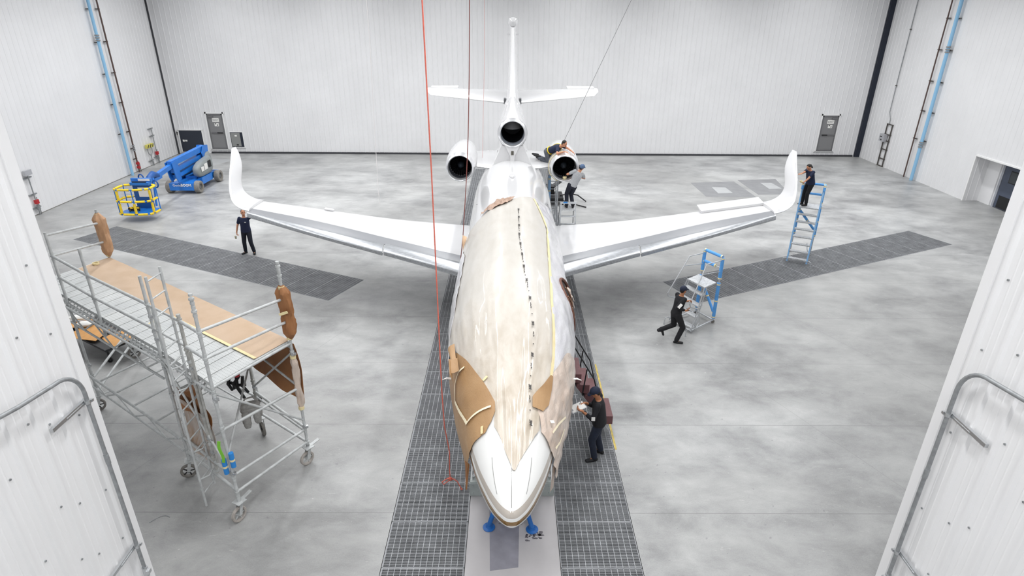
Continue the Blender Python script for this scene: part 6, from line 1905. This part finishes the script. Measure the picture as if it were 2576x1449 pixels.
def person(label, loc, H, pelvis, fwd, spine, head_dir, feet, hands, skin, shirt, trousers, shoes=M_SHOE, sleeve=0.55, cap=None, hair=True, twist=0.0, head_up=None,
           knee_hints=None, elbow_hints=None, ponytail=False, patch=None, girth=1.0, side=None):
    """feet / hands: [(right...), (left...)] world targets; foot = (ankle point, toe direction, sole up)"""
    s = H / 1.75
    t = thing('person', loc, label, 'person')
    fwd = V3(fwd).normalized()
    spine = V3(spine).normalized()
    rt = V3(side).normalized() if side is not None else fwd.cross(V3((0, 0, 1))).normalized()
    rt = (rt - spine * rt.dot(spine)).normalized()
    fr = spine.cross(rt).normalized()
    if fr.dot(fwd) < 0 and abs(spine.z) > 0.5: fr = -fr
    rt2 = (rt * math.cos(twist) + fr * math.sin(twist)).normalized(); fr2 = (fr * math.cos(twist) - rt * math.sin(twist)).normalized()
    P = V3(pelvis)
    neck = P + spine * 0.525 * s
    sh = [neck - spine * 0.045 * s + rt2 * 0.165 * s * q for q in (1, -1)]
    hip = [P + rt * 0.088 * s * q - spine * 0.03 * s for q in (1, -1)]
    hd = V3(head_dir).normalized()
    hup = V3(head_up).normalized() if head_up is not None else spine
    hup = (hup - hd * hup.dot(hd)).normalized()
    hrt = hd.cross(hup).normalized()
    headc = neck + (spine * 0.5 + hup * 0.5).normalized() * 0.165 * s + hd * 0.015 * s
    R = Matrix((hrt, hd, hup)).transposed()
    b = MB()
    # torso
    g_ = girth
    ring_loft(b, [(P - spine * 0.08 * s, rt * 0.13 * s, fr * 0.10 * s), (P, rt * 0.155 * s * g_, fr * 0.105 * s * g_), (P + spine * 0.17 * s, rt * 0.135 * s * g_, fr * 0.095 * s * g_), (P + spine * 0.36 * s, rt2 * 0.16 * s, fr2 * 0.11 * s), (P + spine * 0.47 * s, rt2 * 0.155 * s, fr2 * 0.085 * s), (P + spine * 0.52 * s, rt2 * 0.07 * s, fr2 * 0.06 * s)])
    b.cap(neck - spine * 0.05 * s, headc - hup * 0.06 * s, 0.057 * s, 0.052 * s, 14)
    # head: cranium, jaw, nose, ears
    b.ell(headc + hup * 0.02 * s - hd * 0.008 * s, (0.076 * s, 0.094 * s, 0.098 * s), 18, R)
    b.ell(headc - hup * 0.045 * s + hd * 0.022 * s, (0.058 * s, 0.066 * s, 0.068 * s), 16, R)
    b.cap(headc + hd * 0.088 * s + hup * 0.01 * s, headc + hd * 0.103 * s - hup * 0.022 * s, 0.009 * s, 0.014 * s, 8)
    b.cap(headc + hd * 0.075 * s + hup * 0.022 * s - hrt * 0.03 * s, headc + hd * 0.075 * s + hup * 0.022 * s + hrt * 0.03 * s, 0.012 * s, 0.012 * s, 8)
    b.cap(headc + hd * 0.078 * s - hup * 0.055 * s - hrt * 0.016 * s, headc + hd * 0.078 * s - hup * 0.055 * s + hrt * 0.016 * s, 0.010 * s, 0.010 * s, 8)
    for q in (-1, 1): b.ell(headc + hrt * 0.077 * s * q - hup * 0.008 * s - hd * 0.005 * s, (0.010 * s, 0.020 * s, 0.03 * s), 10, R)
    arms = []
    for i, q in ((0, 1), (1, -1)):
        tgt, hdir, palm, curl = hands[i]
        hint = (elbow_hints[i] if elbow_hints else V3((0, 0, -1)) + rt2 * q * 0.4 - fr2 * 0.3)
        el, wr = ik(sh[i], tgt, 0.295 * s, 0.255 * s, hint)
        b.cap(sh[i], el, 0.049 * s, 0.038 * s, 12); b.cap(el, wr, 0.038 * s, 0.026 * s, 12)
        hand(b, wr, hdir if hdir is not None else (wr - el), palm, q, s, curl)
        arms.append((el, wr))
    legs = []
    for i, q in ((0, 1), (1, -1)):
        ank, toe, up = feet[i]
        hint = knee_hints[i] if knee_hints else fwd
        kn, an = ik(hip[i], ank, 0.425 * s, 0.415 * s, hint)
        b.cap(hip[i], kn, 0.078 * s, 0.052 * s, 14); b.cap(kn, an, 0.05 * s, 0.036 * s, 12)
        toe = V3(toe).normalized(); up = V3(up).normalized()
        b.cap(an - up * 0.02 * s, an - up * 0.05 * s + toe * 0.10 * s, 0.03 * s, 0.02 * s, 10)
        legs.append((kn, an, toe, up))
    body = b.build('body', skin, t, 0, fix=True); remesh(body, 0.0075 * s, 2)
    for q in (-1, 1):
        e = MB(); e.ell(headc + hd * 0.083 * s + hup * 0.002 * s + hrt * 0.032 * s * q, (0.012 * s, 0.007 * s, 0.008 * s), 10, R); e.build('eye', M_EYE, t)
    e = MB()
    for q in (-1, 1): e.bar(headc + hd * 0.089 * s + hup * 0.022 * s + hrt * 0.018 * s * q, headc + hd * 0.084 * s + hup * 0.024 * s + hrt * 0.048 * s * q, 0.008 * s, 0.007 * s)
    e.build('eyebrows', M_HAIR, t, 0)
    # hair
    if hair:
        h_ = MB()
        h_.ell(headc + hup * 0.034 * s - hd * 0.022 * s, (0.081 * s, 0.092 * s, 0.092 * s), 18, R)
        h_.ell(headc - hd * 0.05 * s - hup * 0.01 * s, (0.072 * s, 0.055 * s, 0.075 * s), 16, R)
        if ponytail:
            h_.ell(headc - hd * 0.07 * s - hup * 0.01 * s, (0.07 * s, 0.055 * s, 0.07 * s), 14, R)
            h_.cap(headc - hd * 0.09 * s, headc - hd * 0.10 * s - hup * 0.14 * s, 0.05 * s, 0.032 * s, 12)
        remesh(h_.build('hair', M_HAIR, t, 0), 0.012 * s, 2)
    if cap is not None:
        c_ = MB()
        c_.ell(headc + hup * 0.045 * s - hd * 0.01 * s, (0.088 * s, 0.106 * s, 0.082 * s), 20, R)
        c_.ell(headc + hup * 0.03 * s - hd * 0.035 * s, (0.084 * s, 0.085 * s, 0.075 * s), 18, R)
        for k in (-3, -2, -1, 0, 1, 2, 3): c_.cap(headc + hup * 0.040 * s + hd * 0.07 * s + hrt * 0.021 * s * k, headc + hup * 0.026 * s + hd * (0.160 - 0.005 * k * k) * s + hrt * 0.021 * s * k, 0.0135 * s, 0.0115 * s, 8)
        remesh(c_.build('cap', cap, t, 0), 0.009 * s, 2)
        bt = MB(); bt.ell(headc + hup * 0.128 * s - hd * 0.01 * s, (0.01 * s, 0.01 * s, 0.006 * s), 8, R); bt.build('cap_button', cap, t)
    # shirt
    c_ = MB()
    ring_loft(c_, [(P - spine * 0.05 * s, rt * 0.172 * s * g_, fr * 0.125 * s * g_), (P + spine * 0.04 * s, rt * 0.172 * s * g_, fr * 0.122 * s * g_), (P + spine * 0.17 * s, rt * 0.158 * s * g_, fr * 0.118 * s * g_), (P + spine * 0.36 * s, rt2 * 0.18 * s, fr2 * 0.128 * s), (P + spine * 0.465 * s, rt2 * 0.172 * s, fr2 * 0.1 * s), (P + spine * 0.515 * s, rt2 * 0.085 * s, fr2 * 0.072 * s)])
    for i in (0, 1):
        el, wr = arms[i]
        if sleeve <= 1: c_.cap(sh[i], sh[i].lerp(el, sleeve), 0.066 * s, 0.060 * s, 14)
        else:
            c_.cap(sh[i], el, 0.066 * s, 0.052 * s, 14); c_.cap(el, el.lerp(wr, sleeve - 1), 0.05 * s, 0.040 * s, 12)
    so = c_.build('shirt', shirt, t, 0); remesh(so, 0.012 * s, 2)
    # trousers
    c_ = MB()
    ring_loft(c_, [(P - spine * 0.12 * s, rt * 0.135 * s, fr * 0.105 * s), (P - spine * 0.04 * s, rt * 0.168 * s * g_, fr * 0.122 * s * g_), (P + spine * 0.05 * s, rt * 0.160 * s * g_, fr * 0.114 * s * g_)])
    for i in (0, 1):
        kn, an, toe, up = legs[i]
        c_.cap(hip[i], kn, 0.102 * s, 0.078 * s, 16); c_.cap(kn, an.lerp(kn, 0.05), 0.076 * s, 0.066 * s, 14)
    remesh(c_.build('trousers', trousers, t, 0), 0.012 * s, 2)
    bl_ = MB(); ring_loft(bl_, [(P + spine * z_ * s, rt * 0.168 * s * g_, fr * 0.121 * s * g_) for z_ in (0.005, 0.04)]); bl_.build('belt', M_BLK, t)
    for i in (0, 1):
        kn, an, toe, up = legs[i]
        lat = toe.cross(up).normalized()
        c_ = MB()
        base = an - up * 0.058 * s
        c_.cap(an + up * 0.03 * s, an - up * 0.03 * s, 0.054 * s, 0.052 * s, 12)
        c_.cap(base - toe * 0.045 * s, base + toe * 0.05 * s, 0.038 * s, 0.042 * s, 12)
        for k in (-1, 1): c_.cap(base + toe * 0.03 * s + lat * 0.014 * s * k, base + toe * 0.165 * s + lat * 0.012 * s * k, 0.038 * s, 0.031 * s, 12)
        sh_ = c_.build('shoe', shoes, t, 0); remesh(sh_, 0.01 * s, 2)
    t['_fig'] = 1
    del t['_fig']
    return dict(t=t, head=headc, hd=hd, hup=hup, hrt=hrt, sh=sh, arms=arms, P=P, spine=spine, rt=rt, fr=fr, rt2=rt2, fr2=fr2, neck=neck, legs=legs, s=s)
UP = (0, 0, 1)
# 1 under the left wing tip
f1 = person('person in navy polo standing under the left wing, looking up at it, cup in hand', (-9.8, 21.4, 0), 1.73, (-9.80, 21.40, 0.925), (0.12, -1, 0), (0.02, 0.0, 1), (0.45, -0.75, 0.28),
    [((-9.98, 21.46, 0.085), (-0.45, -0.9, 0), UP), ((-9.64, 21.42, 0.085), (0.35, -0.95, 0), UP)],
    [((-10.13, 21.30, 0.83), (-0.02, -0.12, -1), (1, 0.2, 0), 1.0), ((-9.42, 21.50, 1.80), (0.1, 0.1, 1), (0, -1, 0.2), 0.3)],
    M_SKIN, M_NAVYC, M_DKNV, sleeve=0.6, elbow_hints=[V3((-0.6, 0.4, 0)), V3((0.9, -0.6, -0.6))], girth=1.08)
b = MB(); b.lathe([(0.001, 0), (0.03, 0), (0.036, 0.11), (0.001, 0.11)], Matrix.Translation((-10.15, 21.24, 0.66)), 18)
tag(b.build('paper_cup', mat('cup_beige', '#b7b19a', 0.6), None), 'beige cup held by the person standing under the left wing', 'cup')
b = MB(); b.box(f1['P'] + V3((0.085, -0.128, 0.36)), (0.06, 0.012, 0.02)); b.build('shirt_logo', M_PAPERW, f1['t'], 0)
# 2 kneeling over the right engine
f2p = person('person kneeling on the engine pylon, leaning over the right engine intake in a yellow harness', (1.3, 20.8, 3.72), 1.68, (1.32, 20.78, 4.06), (0.85, -0.5, 0), (0.80, -0.48, 0.42), (0.72, -0.45, -0.5),
    [((1.0, 20.92, 3.80), (-0.9, 0.3, 0.1), (0.1, 0, -1)), ((0.95, 21.16, 3.80), (-0.9, 0.3, 0.1), (0.1, 0, -1))],
    [((1.80, 20.14, 4.17), (0.9, -0.1, -0.1), (0, 0.1, -1), 0.4), ((2.13, 20.2, 4.14), (0.7, -0.2, -0.5), (-0.4, 0, -1), 0.4)],
    M_SKIN, M_NAVYC, M_GRYTR, sleeve=0.6, knee_hints=[V3((0.8, -0.3, -0.4)), V3((0.8, -0.2, -0.4))], elbow_hints=[V3((-0.3, -0.6, -0.5)), V3((0.6, 0.6, 0.6))], head_up=(0.5, -0.3, 0.8), side=(-0.5, -0.85, 0))
hz = MB()
def torso_loop(F, a_z0, q, r=0.012, off=0.128):
    P_, sp, rt_, fr_, s_ = F['P'], F['spine'], F['rt2'], F['fr2'], F['s']
    pts = []
    for k in range(21):
        a = 2 * PI * k / 20
        pts.append(P_ + sp * (0.30 + 0.24 * math.cos(a)) * s_ + rt_ * (0.09 * q - 0.05 * q * math.cos(a)) * s_ + fr_ * (off * math.sin(a)) * s_)
    return pts
for q in (-1,):
    b = MB(); b.path(torso_loop(f2p, 0, q), 0.018, 8); b.build('harness_strap', M_YEL, f2p['t'])
P_, sp, rt_, fr_, s_ = f2p['P'], f2p['spine'], f2p['rt2'], f2p['fr2'], f2p['s']
b = MB(); b.path([P_ + sp * 0.07 * s_ + rt_ * 0.175 * math.cos(2 * PI * k / 20) * s_ + fr_ * 0.13 * math.sin(2 * PI * k / 20) * s_ for k in range(20)], 0.018, 8, closed=True); b.build('harness_belt', M_YEL, f2p['t'])
# 3 in grey on the step ladder, seen from behind
f3p = person('person in grey shirt and blue cap on the step ladder, reaching into the right engine', (2.05, 19.95, 2.3), 1.66, (2.12, 19.98, 3.09), (-0.30, 1, 0), (0.42, 0.08, 0.9), (0.6, 0.75, -0.15),
    [((2.16, 19.98, 2.385), (0.1, 1, 0), UP), ((1.95, 20.0, 2.385), (-0.15, 1, 0), UP)],
    [((2.30, 20.28, 3.3), (-0.3, 0.7, 0.6), (-1, 0, 0), 0.4), ((2.04, 20.22, 3.40), (-0.8, 0.4, 0.15), (0, 0.3, -1), 0.5)],
    M_SKIN, M_GREYC, M_DKNV, sleeve=0.62, cap=M_CAPB, hair=True, elbow_hints=[V3((1, -0.1, -0.2)), V3((-0.4, -0.6, 0.1))], head_up=(0.55, 0, 0.8))
# 4 at the wing tip
f4p = person('person in navy shirt with tied dark hair on the tall ladder at the winglet', (10.75, 21.4, 1.98), 1.60, (10.86, 21.46, 2.845), (-1, -0.35, 0), (-0.30, -0.16, 1), (-0.75, -0.35, -0.9),
    [((10.78, 21.60, 2.065), (-0.95, -0.3, 0), UP), ((10.83, 21.40, 2.065), (-0.95, -0.3, 0), UP)],
    [((10.20, 21.02, 3.22), (-0.9, -0.3, -0.1), (0, 0.1, -1), 0.2), ((10.42, 21.12, 2.88), (-0.9, -0.1, 0.3), (0.1, 0.2, 1), 0.7)],
    M_SKIN, M_NAVYC, M_BLKC, sleeve=0.6, ponytail=True, elbow_hints=[V3((0.1, 0.5, -0.6)), V3((0.5, -0.2, -1))], head_up=(-0.55, -0.2, 0.8), girth=1.15)
b = MB(); b.lathe([(0.022, 0), (0.05, 0), (0.05, 0.05), (0.022, 0.05)], along((10.33, 21.08, 2.94), (0.2, -0.3, 1)), 18, True); tag(b.build('tape_roll', M_TAPE, None), 'roll of masking tape held by the person on the tall ladder', 'tape roll')
# 5 walking with the rolling ladder
f5p = person('person in black with a dark cap walking beside the rolling ladder, phone in hand', (4.62, 14.8, 0), 1.74, (4.60, 14.86, 0.885), (0.92, 0.36, 0), (0.16, 0.03, 1), (0.88, 0.42, -0.14),
    [((4.66, 14.74, 0.085), (0.92, -0.25, 0), UP), ((4.24, 15.0, 0.27), (0.30, -0.12, -0.95), (-0.95, 0, -0.30))],
    [((4.78, 14.63, 1.06), (0.85, 0.25, 0.1), (-0.2, 0.8, 0.4), 0.9), ((4.90, 15.02, 1.16), (0.9, 0.2, 0.1), (0.2, -0.5, -0.8), 0.9)],
    M_SKIN2, M_BLKC, M_BLKC, sleeve=1.75, cap=M_CAPN, hair=True, elbow_hints=[V3((-0.6, -0.3, -1)), V3((-0.3, 0.5, -1))], knee_hints=[V3((1, 0.1, 0.1)), V3((0.75, 0.1, -0.6))])
b = MB(); b.box((4.86, 14.63, 1.09), (0.075, 0.145, 0.011), Matrix.Rotation(0.3, 3, 'Z') @ Matrix.Rotation(0.4, 3, 'Y')); ph = tag(b.build('phone', M_BLK, None, 0), 'smartphone held by the walking person in black', 'phone')
b = MB(); b.box((4.862, 14.63, 1.0965), (0.06, 0.12, 0.002), Matrix.Rotation(0.3, 3, 'Z') @ Matrix.Rotation(0.4, 3, 'Y')); b.build('screen', mat('phone_screen', '#cfd6dc', 0.3), ph, 0)
el, wr = f5p['arms'][0]
q = f5p['sh'][0].lerp(el, 0.75); d = (el - f5p['sh'][0]).normalized()
b = MB(); b.bar(q - d * 0.075 + V3((0.005, -0.062, 0.01)), q + d * 0.06 + V3((0.005, -0.062, 0.01)), 0.012, 0.075, V3((1, 0, 0.3))); b.build('sleeve_label', M_PAPERW, f5p['t'], 0)
# 6 writing near the nose
f6p = person('person in black with a navy cap writing on a clipboard near the airstair', (1.8, 9.9, 0), 1.76, (1.82, 9.95, 0.94), (-0.97, 0.25, 0), (-0.10, -0.02, 1), (-0.78, 0.12, -0.55),
    [((1.92, 10.10, 0.085), (-0.8, 0.5, 0), UP), ((1.76, 9.86, 0.085), (-0.95, -0.25, 0), UP)],
    [((1.52, 10.02, 1.31), (-0.85, -0.25, 0.0), (0.1, -0.3, -1), 0.8), ((1.45, 9.80, 1.27), (-0.8, 0.35, 0.2), (0.2, 0.2, 1), 0.8)],
    M_SKIN2, M_BLKC, M_JEAN, sleeve=1.55, cap=M_CAPN, hair=True, elbow_hints=[V3((0.5, 0.6, -1)), V3((0.4, -0.5, -1))], head_up=(-0.4, 0, 0.9), girth=1.16)
cb = thing('clipboard', (1.38, 9.9, 1.28), 'clipboard with white sheets held by the writing person', 'clipboard')
Rc = Matrix.Rotation(0.35, 3, 'Z') @ Matrix.Rotation(-0.25, 3, 'Y')
b = MB(); b.box((1.36, 9.91, 1.285), (0.32, 0.24, 0.006), Rc); b.build('board', M_BOXG, cb, 0)
b = MB(); b.box((1.36, 9.91, 1.291), (0.29, 0.21, 0.004), Rc); b.build('paper', M_PAPERW, cb, 0)
b = MB(); b.box(V3((1.36, 9.91, 1.297)) + Rc @ V3((-0.13, 0, 0)), (0.03, 0.1, 0.012), Rc); b.build('clip', M_CHROME, cb, 0)
b = MB(); b.tube((1.40, 9.97, 1.30), (1.45, 10.02, 1.40), 0.005, n=8); tag(b.build('pen', M_BLK, None), 'dark pen in the right hand of the writing person', 'pen')
el, wr = f6p['arms'][1]
q = f6p['sh'][1].lerp(el, 0.8)
b = MB(); b.box(q + V3((-0.02, -0.066, 0.0)), (0.07, 0.012, 0.08)); b.build('sleeve_label', M_PAPERW, f6p['t'], 0)
b = MB(); b.path([wr.lerp(el, 0.18) + V3((0.032 * math.cos(a), 0.0, 0.034 * math.sin(a))) for a in [2 * PI * k / 14 for k in range(14)]], 0.008, 6, closed=True); b.build('wristwatch', M_BLK, f6p['t'])
# tape roll lying in the right intake
b = MB(); b.lathe([(0.045, 0), (0.068, 0), (0.068, 0.05), (0.045, 0.05)], frame((1.86, 20.2, 3.265), (1, 0, 0), (0, 1, 0)), 22, True); tag(b.build('tape_roll', M_TAPE, None), 'roll of yellow tape resting inside the right engine intake', 'tape roll')
b = MB(); pts_ = [V3((jx(20) + 1.75 + 0.53 * math.cos(a), 20.32, 3.63 + 0.53 * math.sin(a))) for a in [1.7 + 2.6 * k / 20 for k in range(21)]]; b.path(pts_, 0.012, 6); tag(b.build('tape_strip', M_TAPE, None), 'line of masking tape round the right engine cowl under the kneeling person', 'tape')
